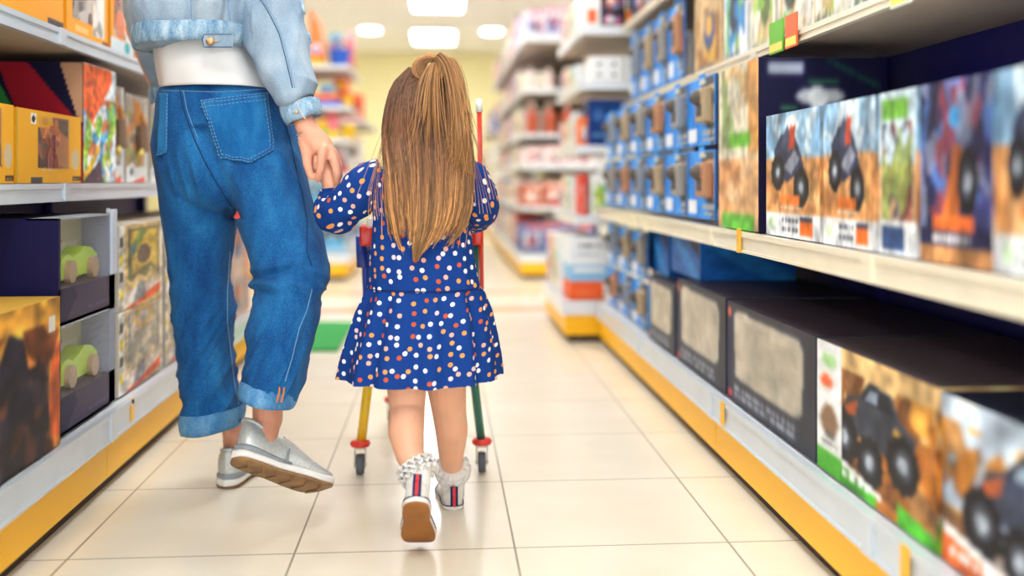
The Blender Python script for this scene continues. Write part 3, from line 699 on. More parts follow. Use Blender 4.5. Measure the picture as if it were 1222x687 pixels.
for i, (a_, b_) in enumerate(cols_y):
    y0, y1 = yl(a_, b_, LB)
    for r, (z0, z1) in enumerate(((zl, .415), (.417, .64))):
        pal = None if i < 2 else [['#d8a080','#c04a30','#7a8aa0','#e8d8c0'], ['#c9b0a0','#e08040','#4a6a9a','#7a4a3a']][i % 2]
        F = art_robot(i*2+r, r) if i < 2 else art_generic(24, 24, 80+i*2+r, pal, False)
        if i > 3 and r == 1: F.rect(0, .7, 1, 1, '#e02a1c')
        thingbox('robot_toy_box', 'L', LB, .3, y0, y1, z0, z1, F, None, '#cfc2b0', f'tan robot box, {("lower", "upper")[r]} layer of the bottom left shelf, {ORD[i]} past the navy boxes', 'robot boxes on the bottom left shelf', win=(.2, .3, .9, .94) if i < 2 else None)
# middle left shelf
LM = -.935; zs = .7535
def yellow_box(p0, p1, z0, z1, label, X, seed, show_panel=True):
    y0, y1 = yl(p0, p1, X); W, H = y1-y0, z1-z0; Y = '#f0ac1c'
    F = Art(90, 56, Y); F.rect(.3, .2, .8, .93, '#6a5450'); F.blotch(['#b06a58', '#8a4a38', '#4a3430', '#c87840'], 5, .3, .2, .8, .93, seed, .8, .25); F.poly([(.55,.9),(.6,.9),(.66,.55),(.6,.2),(.54,.2),(.6,.55)], '#c8722c')
    F.rect(.28, .78, .52, .94, Y); F.ell(.4, .86, .05, .05, '#e0922a'); F.rect(.2, .8, .27, .95, '#f2efe6'); F.ell(.235, .88, .025, .05, '#222222'); F.poly([(.78,.93),(.84,.93),(.8,.6),(.86,.3),(.78,.2)], Y)
    F.ell(.9, .35, .07, .16, '#c9bcae', .8); F.rect(.85, .02, 1, .1, '#4a3420'); F.text(.87, .035, .98, .08, '#b89a70', 1, 2); F.rect(.2, .0, .36, .08, '#4a4048'); F.text(.36, .16, .6, .2, '#d8c8c0', 1, 3)
    F.rect(0, .0, .02, 1, '#caa038')
    t = thingbox('yellow_robot_box', 'L', X, .3, y0, y1, z0, z1, F, Art(30, 30, '#d89818'), Y, label, 'yellow robot boxes', win=(.3, .2, .78, .93), top='#e0d0a0')
    mb = MB()          # robot figure relief behind the pane
    yc = y0+W*.5; zc = z0+H*.55
    q = lambda dy, dz: (X+.002, yc+dy, zc+dz)
    for pts_, r_, cc in (((q(0,-.012), q(0,.022)), .014, '#7a3a30'), ((q(0,.03), q(0,.044)), .007, '#a8523c'), ((q(-.012,.018), q(-.034,.03), q(-.05,.008)), .008, '#b86a3c'), ((q(.012,.018), q(.036,.004), q(.05,.024)), .008, '#b86a3c'),
                         ((q(-.006,-.012), q(-.02,-.034), q(-.018,-.056)), .009, '#8a4638'), ((q(.006,-.012), q(.022,-.032), q(.026,-.056)), .009, '#8a4638')): mb.tube(pts_, r_, hx(cc), 8, fl=.6)
    mb.build('robot_figure', MT['plastic'], t)
yellow_box(-60, 17, zs, .924, 'yellow robot box nearest the camera on the middle left shelf', LM, 4)
yellow_box(19, 97, zs, .922, 'yellow robot box beside the tall red and orange pack', LM, 5)
# tall pack: side with red V, front with orange flash over blue and white print
y0, y1 = lyof(99, LM)+.004, lyof(138, LM)
F = Art(60, 90, '#cfe0ea'); F.blotch(['#2f93d0', '#ffffff'], 4, 0, 0, 1, .8, 21, .85, .1); F.blotch(['#e0682c', '#8ac03c'], 5, 0, 0, 1, .72, 33, .85, .55); F.poly([(0,.62),(0,1),(.85,1),(.9,.9),(.25,.5)], '#f0622a'); F.poly([(.1,.0),(.5,.3),(.5,.36),(.0,.06)], '#e8b030'); F.poly([(0,0),(.6,0),(.5,.2),(.1,.05)], '#4a3440'); F.ell(.7,.18,.14,.08,'#b8c82c'); F.ell(.72,.1,.09,.1,'#e8e8e0')
Sd = Art(90, 90, '#120e34'); Sd.poly([(.42,1),(.62,1),(1,.45),(1,.0),(.75,.0)], '#a8182c'); Sd.poly([(.3,1),(.36,1),(.62,.4),(.5,.4)], '#2f8a3c'); Sd.poly([(.24,1),(.3,1),(.5,.3),(.3,.3)], '#1c4a9a'); Sd.poly([(.84,1),(1,1),(1,.5),(.97,.5)], '#c89878')
F.soften(1, .35, 4)
thingbox('tall_blue_pack', 'L', LM, .38, y0, y1, zs, 1.07, F, Sd, '#1a1440', 'tall pack with red and orange diagonal flashes on the middle left shelf', 'tall packs on the middle left shelf')
# clear blister packs
for i, (a_, b_) in enumerate(((141, 164), (166, 191), (194, 214), (217, 234), (237, 250), (253, 264), (266, 276))):
    y0, y1 = yl(a_, b_, LM); W = y1-y0
    if y1 > 4.44: continue
    t = empty('clear_toy_pack', (LM-.05, (y0+y1)/2, zs), f'clear blister toy pack on the middle left shelf, {ORD[i]} past the tall pack', 'toy pack', 'clear blister packs')
    F = Art(36, 60, '#b9a898'); F.blotch(['#d8c8b8', '#6a4a40', '#e08030', '#98a03c'], 5, 0, 0, 1, .8, 40+i, .7, .3); F.rect(0, 0, 1, .18, '#e6e2dc'); F.poly([(.2,0),(.9,.08),(.9,0)], '#e8562a'); F.ell(.25,.12,.15,.1,'#f6f6f0'); F.ell(.25,.12,.08,.05,'#333333'); F.poly([(.3,.95),(.7,.9),(.6,.6),(.35,.7)], '#d8892c'); F.rect(.86,0,1,1,'#e2e0da')
    h = .29 - .012*i
    carton('card', 'L', LM-.04, .01, y0, y1, zs, zs+h, F, None, '#cfc6ba', None, t)
    mb = MB(); mb.box(LM-.038, LM, y0+.006, y1-.008, zs+.01, zs+h*.93, bev=.012); mb.build('blister', MT['clear'], t, True)
    mb = MB(); mb.tube([(LM-.02, y0+W*.4, zs+h*.78), (LM-.02, y0+W*.55, zs+h*.66)], [.012, .016], hx('#c07a3c'), fl=.6); mb.tube([(LM-.02, y0+W*.45, zs+h*.65), (LM-.02, y0+W*.5, zs+h*.35)], [.016, .02], hx('#8a6a50')); mb.tube([(LM-.02, y0+W*.3, zs+h*.3), (LM-.02, y0+W*.7, zs+h*.5)], .008, hx('#d8b82c'))
    mb.build('toy_figure', MT['plastic'], t)
# upper left shelf
for i, (a_, b_) in enumerate(((-40, 76), (79, 129), (132, 160), (163, 185), (188, 208), (211, 230), (233, 250), (253, 268))):
    y0, y1 = yl(a_, b_, LM-.005)
    if y1 > 4.44: continue
    O = '#f0a01c'
    F = Art(60, 44, O)
    if i: F.rect(.12, .22, .6, 1, '#9a8a80'); F.blotch(['#c03a2a', '#d8ccc4', '#4a3a40'], 5, .12, .22, .6, 1, 60+i, .8, .25); F.rect(.62, .1, .9, .7, '#d9d4cc'); F.blotch(['#8a8a88', '#f0e8e0'], 5, .62, .1, .9, .7, i, .8, .3); F.rect(.2, .08, .5, .16, '#e8c070'); F.rect(.85, 0, 1, .08, '#6a4020')
    else: F.rect(.8, 0, 1, .1, '#4a3c40'); F.rect(.3, .35, .7, 1, '#5a4a48')
    if i > 1: F.rect(0, 0, 1, .2, '#c9d4d8'); F.ell(.4,.4,.2,.2,'#e8763c'); F.ell(.7,.12,.12,.08,'#3aa0a0')
    thingbox('orange_toy_box', 'L', LM-.005, .3, y0, y1, 1.128, 1.128+.22, F, None, O, f'orange box on the upper left shelf, {ORD[i]} from the camera', 'orange boxes on the upper left shelf', win=(.12, .22, .6, .98) if 0 < i < 4 else None)
# yellow clips on the base rails
for sx, y, lb in ((-.802, lyof(157, -.80), 'on the left price rail'), (.716, yof(865, .72), 'on the right price rail, far one'), (.716, yof(1085, .72), 'on the right price rail, near one'), (.716, yof(885, .72), 'on the right middle price rail')):
    z = .15 if 'middle' not in lb else .598
    mb = MB(); s_ = 1 if sx < 0 else -1
    mb.box(min(sx, sx+s_*.006), max(sx, sx+s_*.006), y-.012, y+.012, z-.012, z+.046, hx('#f4b41e'), bev=.002)
    lab(mb.build('price_clip', MT['plastic']), f'small yellow clip {lb}', 'clip', 'yellow price clips')

# ------------------------------------------------------------------ far units
UN = 'right-hand end unit'
def ebox(name, side, X0, dep, a, b, z0, z1, art, col, label, group, m=None): return lab(carton(name, side, X0, dep, a, b, z0, z1, art, None, col, None, None, m), label, 'box', group)
def A_icons(n=4):
    A = Art(30, 24, '#f2f1ee')
    for i in range(2):
        for j in range(2): A.ell(.28+.44*i, .3+.4*j, .06, .07, '#6a6258'); 
    A.rect(.1, .08, .9, .12, '#c9c9c9'); return A
# end unit: end face (y=4.62)
E0 = 4.615
a = Art(30, 24, '#f4f2ee'); a.rect(.3, .1, .8, .6, '#f2703c')
ebox('white_box', 'E', E0, .25, .66, .745, 1.486, 1.62, a, '#f0f0ee', 'white box with orange square on top shelf of the end unit', 'boxes on the end unit')
for i, (x0, x1, pal, lb) in enumerate(((.75, .865, ['#18161f','#3a78c0','#e06a8a','#e8e8e8'], 'black box with blue and pink print'), (.87, .905, ['#f07a1c','#f07a1c','#f8a850','#f07a1c'], 'narrow orange box'), (.91, 1.02, ['#1a1820','#4a9ad0','#d86a4a','#e8e0d8'], 'black box with blue and red print'))):
    ebox('toy_box', 'E', E0, .2, x0, x1, 1.486, 1.486+.075, art_generic(24, 14, 90+i, pal, False), pal[0], f'{lb}, lower layer, top shelf of end unit', 'boxes on the end unit')
    if i != 1: ebox('toy_box', 'E', E0, .2, x0, x1, 1.562, 1.68, art_generic(24, 20, 95+i, [pal[0], '#c84a5a', '#5a8ac0', '#e8c8b0'], False), pal[0], f'{lb}, upper layer, top shelf of end unit', 'boxes on the end unit')
for i, x in enumerate((.7, .865)):
    ebox('white_box', 'E', E0+.01, .2, x, x+.155, 1.221, 1.345, A_icons(), '#f0efec', f'white box with small dark pictures, {("left", "right")[i]} of the pair on the end unit', 'white boxes with pictures on the end unit')
for i, x in enumerate((.69, .79, .89)):
    A = Art(20, 30, '#123a78'); A.ell(.5, .65, .25, .12, '#3a68a8'); A.rect(.2, .2, .8, .26, '#5a88b8')
    ebox('navy_box', 'E', E0+.01, .2, x, x+.095, .925, 1.14, A, '#10336a', f'navy box, {ORD[i]} from the aisle on the third shelf of the end unit', 'navy boxes on the end unit')
for i, (x0, x1, z0, z1, pal, lb) in enumerate(((.655, .687, .925, 1.06, ['#e8703c','#d8c8b0','#3a6ab0','#f0f0f0'], 'orange book-like box beside the navy boxes'), (.655, .685, .597, .79, ['#e04a3a','#e04a3a','#f0f0e8','#e04a3a'], 'narrow red frame box on the lower shelf'),
     (.70, .775, .597, .79, ['#f0f0e6','#8ac83c','#5ab03a','#f0e060'], 'green and white frame box on the lower shelf'), (.785, .87, .597, .83, ['#eceae2','#dcdad0','#d0cec4','#3aa070'], 'tall white box on the lower shelf'))):
    ebox('gift_box', 'E', E0+.01, .18, x0, x1, z0, z1, art_generic(20, 24, 100+i, pal, False), pal[0], f'{lb} of the end unit', 'boxes on the end unit')
for i, (x0, x1, z0, z1, c, lb) in enumerate(((.60, .76, .197, .285, '#f0622c', 'orange box at the bottom'), (.60, .78, .286, .36, '#8ac0e4', 'pale blue and white box second from the bottom'), (.60, .79, .361, .49, '#e8ecee', 'white box on top'))):
    A = Art(30, 16, c); A.rect(.1, .55, .9, .8, '#f2f2f0' if i else '#f2622c'); A.text(.15, .3, .8, .5, '#8a949c' if i else '#f8a070', 1, i); 
    if i == 2: A.text(.2, .6, .9, .8, '#4a4e58', 1, 5)
    ebox('stacked_box', 'E', E0, .25, x0, x1, z0, z1, A, c, f'{lb} of the stack on end unit base', 'box stack on the end unit base')
# end unit: aisle side
LV = [(.197, .585, .27, 'base'), (.597, .65, .2, 'second shelf'), (.925, .655, .18, 'third shelf'), (1.221, .665, .15, 'fourth shelf'), (1.486, .67, .2, 'top shelf')]
k = 200
for z, X, h, nm in LV:
    n = 5
    for i in range(n):
        y0 = E0+.26 + i*.122; k += 1; rs = np.random.RandomState(k)
        pal = [['#f2f0ec','#e0682c','#c8ccd0','#404858'], ['#eef0f0','#9cc0dc','#e8a080','#505868'], ['#f4ead8','#d89040','#c04a3a','#3a3a48'], ['#e8ece4','#7fb85a','#e8c84a','#4a5a4a'], ['#f2e8ea','#c86a8a','#8aa0c8','#4a3a4a']][(i+k) % 5]
        ebox('boxed_item', 'R', X, .2, y0, y0+.115, z, z+h*(.75+.3*rs.rand()), art_generic(12, 14, k, pal), pal[0], f'pale box, {ORD[i]} along the aisle side, {nm} of end unit', 'boxes on the aisle side of the end unit')
# distant unit, end and aisle side
def bottle(x, y, z, h, r, col, cap, label, group):
    mb = MB(); c = hx(col); mb.lathe((x, y, z), [(r*.9, 0), (r, .01), (r, h*.6), (r*.8, h*.7), (r*.35, h*.8), (r*.35, h*.88)], c, 12); mb.lathe((x, y, z+h*.88), [(r*.45, 0), (r*.45, h*.12)], hx(cap), 10)
    return lab(mb.build('bottle', MT['plastic']), label, 'bottle', group)
DS = [(.211, .615, .27, 'base'), (.561, .625, .22, 'second shelf'), (.877, .635, .18, 'third shelf'), (1.121, .635, .25, 'fourth shelf'), (1.469, .635, .2, 'fifth shelf'), (1.869, .635, .28, 'top shelf')]
PALS = [['#5a7ab8','#e0702c','#f0e8d8','#2a3a6a'], ['#c8503a','#f0d8c0','#7a3a2a','#f8f0e8'], ['#f2e8e4','#e8a0a0','#c86a78','#6a5a58'], ['#d8d4c8','#a8482c','#e8c890','#4a3a38'], ['#f0ead8','#8ac05a','#e8b83c','#5a5a48'], ['#ece6f0','#d86a8a','#7a8ac8','#4a4658']]
DEN = []
for li, (z, X, h, nm) in enumerate(DS):
    pal = PALS[li]
    for i in range(4):
        x0 = X + .02 + i*.14
        if li in (4,):
            DEN.append(bottle(x0+.04, 7.72, z, .17, .035, '#ecd0c8', '#f4ece8', f'pale pink bottle, {ORD[i]} from the aisle, fifth shelf of distant right unit', 'bottles on the distant right unit'))
        elif li == 3:
            DEN.append(bottle(x0+.05, 7.72, z, .25, .05, '#b8502c', '#e8d8c8', f'brown jar-like bottle {ORD[i]} from the aisle, fourth shelf of the distant right unit', 'bottles on the distant right unit'))
        else:
            ebox('boxed_item', 'E', 7.63, .2, x0, x0+.13, z, z+h*(.8+.05*(i % 3)), art_generic(12, 12, 300+li*7+i, pal), pal[0], f'small box {ORD[i]} from the aisle on the end, {nm} of the distant right unit', 'boxes on the end of the distant right unit')
    for i in range(10):
        y0 = 7.86 + i*.4; p = PALS[(li+i) % 6]
        ebox('boxed_item', 'R', X, .25, y0, y0+.37, z, z+h*(.75+.08*(i*7 % 4)), art_generic(12, 12, 400+li*11+i, p), p[0], f'distant box {ORD[i]} along the aisle side, {nm} of the distant right unit', 'boxes on the aisle side of the distant right unit')
for li, (z, nm) in enumerate(((.197, 'base'), (.581, 'second shelf'), (.981, 'third shelf'), (1.431, 'top shelf'))):
    for i in range(6):
        p = PALS[(li*2+i) % 6]; y0 = 13.25 + i*.48
        ebox('boxed_item', 'R', .66, .3, y0, y0+.44, z, z+.26, art_generic(8, 8, 500+li*7+i, p), p[0], f'very distant box {ORD[i]} along the {nm} of the farthest right unit', 'boxes on the farthest right unit')
for li, (z, nm) in enumerate(((.197, 'base'), (.531, 'second shelf'), (.931, 'third shelf'), (1.331, 'top shelf'))):
    for i in range(4):
        c = [['#b8c8d8','#e8f0f4','#7a8ab0','#404858'], ['#5ab0d8','#f0f0f0','#e07a3c','#2a4a6a'], ['#e8e0d0','#c88a50','#9ab0c0','#5a4a3a'], ['#e0281c','#f0702c','#e8c8b0','#a01814']][li]
        ebox('boxed_item', 'E', 9.42, .25, -.92-i*.178, -.75-i*.178, z, z+.24, art_generic(12, 12, 540+li*7+i, c), c[0], f'{("pale", "blue", "beige", "red")[li]} box {ORD[i]} from the aisle, {nm} of the farther left unit', 'boxes on the farther left unit')

# ------------------------------------------------------------------ bright toys on the distant left unit
YT = 7.78; GT = 'bright plastic toys on the distant left unit'
def pt(mb, name, label, cat='toy'): return lab(mb.build(name, MT['plastic'], None, True), label + ', distant left unit', cat, GT)
R_, O_, Y_, B_, Gn, Pk, Cy = map(hx, ('#e0301e', '#f47a1c', '#f8c81c', '#1c64d8', '#5ab82c', '#f0788c', '#58b8e0'))
zt = [.501, .811, 1.077, 1.328, 1.637]
# top shelf
mb = MB(); mb.tube([(-.98, YT+.16, 1.637), (-.99, YT+.16, 1.8), (-1.0, YT+.16, 2.0), (-1.04, YT+.16, 2.1)], [.08, .07, .045, .012], O_, 12); pt(mb, 'plastic_rocket', 'tall orange pointed toy on the top shelf')
mb = MB(); mb.lathe((-.975, YT-.03, 1.637), [(.07, 0), (.085, .03), (.07, .07), (.04, .1)], [Y_, Y_, O_, R_], 16); mb.sphere((-.975, YT-.03, 1.77), .045, hx('#f0e8f4'), 12); mb.sphere((-.975, YT-.07, 1.77), .02, hx('#5a3ab0'), 8); pt(mb, 'toy_clown', 'yellow and red toy with white round head on the top shelf')
mb = MB(); mb.lathe((-.79, YT-.03, 1.637), [(.065, 0), (.085, .12), (.092, .125), (.092, .135), (.0, .136)], B_, 20); mb.tube([(-.88, YT-.03, 1.765), (-.85, YT-.05, 1.82), (-.79, YT-.06, 1.84), (-.73, YT-.05, 1.82), (-.70, YT-.03, 1.765)], .008, R_); pt(mb, 'toy_bucket', 'blue toy bucket with red handle on the top shelf', 'bucket')
mb = MB(); mb.sphere((-.83, YT+.1, 1.86), .055, Cy, 12, (1,1,1.2)); mb.tube([(-.83, YT+.1, 1.637), (-.83, YT+.1, 1.84)], .035, R_); pt(mb, 'toy_doll', 'red toy with pale blue round top behind the blue bucket')
mb = MB(); mb.tube([(-.72, YT+.08, 1.637), (-.72, YT+.08, 1.86)], .035, Pk); mb.sphere((-.715, YT+.08, 1.88), .045, hx('#f6b8c0'), 12, (.8,1,1.4)); pt(mb, 'toy_doll', 'pink doll-like toy at the aisle end of the top shelf')
# next
def ringstack(x, z, cols, r0, h, label, r1=None):
    mb = MB(); zz = z
    for i, c in enumerate(cols):
        r = r0 - (r0-(r1 or r0*.6))*i/len(cols); mb.lathe((x, YT-.02, zz), [(r*.85, 0), (r, h*.25), (r, h*.75), (r*.85, h)], c, 18); zz += h
    mb.sphere((x, YT-.02, zz+.012), .02, cols[0], 10); pt(mb, 'stacking_ring_toy', label)
def playset(x, z, wd, c1, c2, c3, label):
    mb = MB(); mb.box(x-wd/2, x+wd/2, YT-.1, YT+.08, z, z+.045, c1, bev=.012); mb.box(x-wd*.42, x+wd*.42, YT-.09, YT+.06, z+.045, z+.1, c2, bev=.015)
    mb.tube([(x-wd*.3, YT-.03, z+.1), (x-wd*.2, YT-.03, z+.16), (x+wd*.2, YT-.03, z+.16), (x+wd*.3, YT-.03, z+.1)], .016, c3, 10); mb.sphere((x, YT-.03, z+.12), .03, c1, 10); pt(mb, 'toy_playset', label)
def blocks(x, z, wd, cs, label):
    mb = MB(); 
    for i in range(2):
        for j in range(2):
            mb.box(x+(i-1)*wd/2+.003, x+i*wd/2-.003, YT-.08, YT+.04, z+j*wd*.45+.0, z+(j+1)*wd*.45-.004, cs[(i+j*2) % len(cs)], bev=.008)
            if j: mb.lathe((x+(i-.5)*wd/2, YT-.02, z+2*wd*.45-.004), [(.02, 0), (.02, .012)], cs[(i+2) % len(cs)], 10)
    pt(mb, 'building_block_set', label)
ringstack(-1.17, zt[3], [Y_, Gn, Y_], .06, .055, 'yellow and green ring stack on the second shelf from the top')
ringstack(-1.055, zt[3], [Y_, Y_, Y_, O_], .05, .05, 'yellow ring stack on the second shelf from the top')
playset(-.885, zt[3], .22, B_, O_, Cy, 'blue and orange playset on the second shelf from the top')
mb = MB(); mb.box(-.85, -.73, YT+.1, YT+.2, zt[3], zt[3]+.24, hx('#e8482c'), bev=.01); mb.sphere((-.79, YT+.09, zt[3]+.18), .035, Y_, 10); mb.sphere((-.76, YT+.09, zt[3]+.08), .03, Y_, 10); pt(mb, 'toy_activity_board', 'red board with yellow balls behind the playset')
mb = MB(); mb.sphere((-.72, YT-.04, zt[3]+.045), .04, Y_, 14); mb.sphere((-.72, YT-.06, zt[3]+.10), .03, O_, 10); pt(mb, 'toy_duck', 'small yellow duck-like toy, end of second shelf from the top')
playset(-1.045, zt[2], .14, Cy, O_, O_, 'light blue and orange playset on the third shelf from the top')
blocks(-.88, zt[2], .17, [Gn, Y_, Y_, Pk], 'green and yellow block set on the third shelf from the top')
mb = MB(); mb.lathe((-.72, YT-.03, zt[2]), [(.05, 0), (.058, .1), (.062, .105), (.062, .112)], Y_, 18); pt(mb, 'toy_bucket', 'small yellow bucket at the end of the third shelf from the top', 'bucket')
mb = MB(); mb.sphere((-.85, YT-.02, zt[2]+.192), .03, Pk, 12, (1.6, 1, .8)); mb.tube([(-.85, YT-.02, zt[2]+.168), (-.85, YT-.02, zt[2]+.19)], .02, Pk); pt(mb, 'toy_animal', 'pink toy lying on the green and yellow block set')
ringstack(-1.19, zt[2], [R_, O_, Y_], .055, .05, 'red and orange ring stack on the third shelf from the top')
blocks(-1.0, zt[1], .17, [R_, hx('#7a2a20'), R_, hx('#8a4a6a')], 'dark red block set on the fourth shelf from the top')
playset(-.82, zt[1], .2, hx('#c83a4a'), hx('#8a3048'), hx('#e8a0a0'), 'crimson playset on the fourth shelf from the top')
playset(-.84, zt[0], .2, hx('#7ac0ea'), hx('#d8e8f4'), hx('#4a9ad8'), 'pale blue playset on the fifth shelf from the top')
blocks(-1.05, zt[0], .18, [Cy, hx('#e8e8f0'), Y_, Cy], 'blue and white block set on the fifth shelf from the top')
playset(-.85, .197, .24, hx('#a8d0e8'), hx('#5ab0e0'), hx('#2a4a3a'), 'light blue playset on the base')
blocks(-1.1, .197, .2, [hx('#c8dcea'), Cy, hx('#f0f0f0'), Y_], 'pale block set on the base')
# ------------------------------------------------------------------ figures: helpers
def fuse(mb, voxel=.005, it=4, fac=.5):
    """overlapping closed shapes -> one continuous smooth surface"""
    me = mb.mesh('tmp'); o = bpy.data.objects.new('tmp', me); C.objects.link(o)
    r = o.modifiers.new('r', 'REMESH'); r.mode = 'VOXEL'; r.voxel_size = voxel; r.use_smooth_shade = True
    if it:
        s = o.modifiers.new('s', 'SMOOTH'); s.factor = fac; s.iterations = it
    dg = bpy.context.evaluated_depsgraph_get(); e = o.evaluated_get(dg)
    out = bpy.data.meshes.new_from_object(e); bpy.data.objects.remove(o); bpy.data.meshes.remove(me)
    out.polygons.foreach_set('use_smooth', [True]*len(out.polygons)); out.materials.clear()
    return out
def cone(mb, p0, r0, p1, r1, n=14):
    mb.sphere(p0, r0, n=n); mb.sphere(p1, r1, n=n); mb.tube([p0, p1], [r0, r1], n=n)
def chain(mb, pts, n=14):
    for a, b in zip(pts, pts[1:]): cone(mb, a[0], a[1], b[0], b[1], n)
def ringpts(c, ax, ay, n, pw=1.0):
    out = []
    for k in range(n):
        a = 2*PI*k/n; co, si = math.cos(a), math.sin(a)
        co = math.copysign(abs(co)**pw, co); si = math.copysign(abs(si)**pw, si)
        out.append(c + ax*co + ay*si)
    return out
def loft(mb, rings, cap=True, closed_u=True):
    """rings: lists of points of equal length"""
    n = len(rings[0]); b0 = len(mb.v)
    for r in rings:
        for p in r: mb.v.append(tuple(p)); mb.c.append((1, 1, 1))
    for i in range(len(rings)-1):
        for k in range(n if closed_u else n-1):
            a = b0+i*n+k; b = b0+i*n+(k+1) % n; mb.f.append((a, b, b+n, a+n))
    if cap:
        mb.f.append(tuple(b0+k for k in range(n-1, -1, -1))); mb.f.append(tuple(b0+(len(rings)-1)*n+k for k in range(n)))
def sring(xl, yl_, xr, yr_, d, rd, n=32, pw=.85, yaw=0):
    """ellipse ring whose silhouette runs from (xl,yl) to (xr,yr) at depth d, depth radius rd"""
    a = P(xl, yl_, d); b = P(xr, yr_, d); c = (a+b)/2; ax = (b-a)/2
    return ringpts(c, ax, FW*rd, n, pw)
def srings(lst, n=32, pw=.85, sub=3):
    """(y, xl, xr, d, rd) interpolated smoothly"""
    out = []
    L_ = [tuple(q) for q in lst]
    for i in range(len(L_)-1):
        p0 = L_[max(i-1, 0)]; p1 = L_[i]; p2 = L_[i+1]; p3 = L_[min(i+2, len(L_)-1)]
        for s in range(sub):
            t = s/sub
            q = [.5*((2*b)+(-a+c)*t+(2*a-5*b+4*c-d)*t*t+(-a+3*b-3*c+d)*t**3) for a, b, c, d in zip(p0, p1, p2, p3)]
            out.append(sring(q[1], q[0], q[2], q[0], q[3], q[4], n, pw))
    q = L_[-1]; out.append(sring(q[1], q[0], q[2], q[0], q[3], q[4], n, pw))
    return out
def displace(me, fn):
    nv = len(me.vertices); co = np.empty(nv*3); me.vertices.foreach_get('co', co)
    no = np.empty(nv*3); me.vertex_normals.foreach_get('vector', no)
    co = co.reshape(-1, 3); no = no.reshape(-1, 3)
    d = np.array([fn(V(c)) for c in co]); co += no*d[:, None]
    me.vertices.foreach_set('co', co.ravel()); me.update()
def proj(p):
    v = p - V((0, 0, CH)); d = v.dot(FW); return 611+FPX*v.dot(RX)/d, 215-FPX*v.z/d, d
def bvh(me): return BVHTree.FromPolygons([v.co for v in me.vertices], [tuple(p.vertices) for p in me.polygons])
def drape(tree, px, py, off=.002, dmax=4):
    o = V((0, 0, CH)); dr = (P(px, py, 1) - o).normalized()
    h = tree.ray_cast(o, dr, dmax)
    if h[0] is None: return None
    n = h[1] if h[1].dot(dr) < 0 else -h[1]
    return h[0] + n*off
def seam(trees, pts, name, m, parent, r=.0011, off=.001, dash=None, step=2.0):
    """thread following a garment surface"""
    P2 = []
    for (x0, y0), (x1, y1) in zip(pts, pts[1:]):
        k = max(1, int(math.hypot(x1-x0, y1-y0)/step))
        P2 += [(x0+(x1-x0)*i/k, y0+(y1-y0)*i/k) for i in range(k)]
    P2.append(pts[-1]); Q = [drape(trees, x, y, off) for x, y in P2]
    mb = MB(); run = []
    def flush(run):
        if len(run) > 1: mb.tube(run, r, n=5)
    for i, q in enumerate(Q):
        if q is None or (run and (q-run[-1]).length > .03): flush(run); run = []; 
        if q is None: continue
        run.append(q)
        if dash and i % dash == dash-1: flush(run); run = []
    flush(run)
    return mb.build(name, m, parent, True) if mb.v else None
def patch(tree, quad, name, m, parent, nu=20, nv=20, off=.003, outline=None, thick=.002):
    """cloth patch lying on a garment; quad = function (u,v)->(px,py)"""
    pts = []
    for j in range(nv+1):
        row = []
        for i in range(nu+1):
            x, y = quad(i/nu, j/nv); row.append(drape(tree, x, y, off))
        pts.append(row)
    mb = MB(); idx = {}
    for j in range(nv+1):
        for i in range(nu+1):
            if pts[j][i] is not None: idx[(i, j)] = len(mb.v); mb.v.append(tuple(pts[j][i])); mb.c.append((1, 1, 1))
    for j in range(nv):
        for i in range(nu):
            k = [(i, j), (i+1, j), (i+1, j+1), (i, j+1)]
            if all(q in idx for q in k): mb.f.append(tuple(idx[q] for q in k))
    o = mb.build(name, m, parent, True)
    s = o.modifiers.new('thickness', 'SOLIDIFY'); s.thickness = thick; s.offset = 0
    return o
def interp(tab, x):
    if x <= tab[0][0]: return tab[0][1:]
    for a, b in zip(tab, tab[1:]):
        if x <= b[0]:
            t = (x-a[0])/(b[0]-a[0]); return tuple(p*(1-t)+q*t for p, q in zip(a[1:], b[1:]))
    return tab[-1][1:]

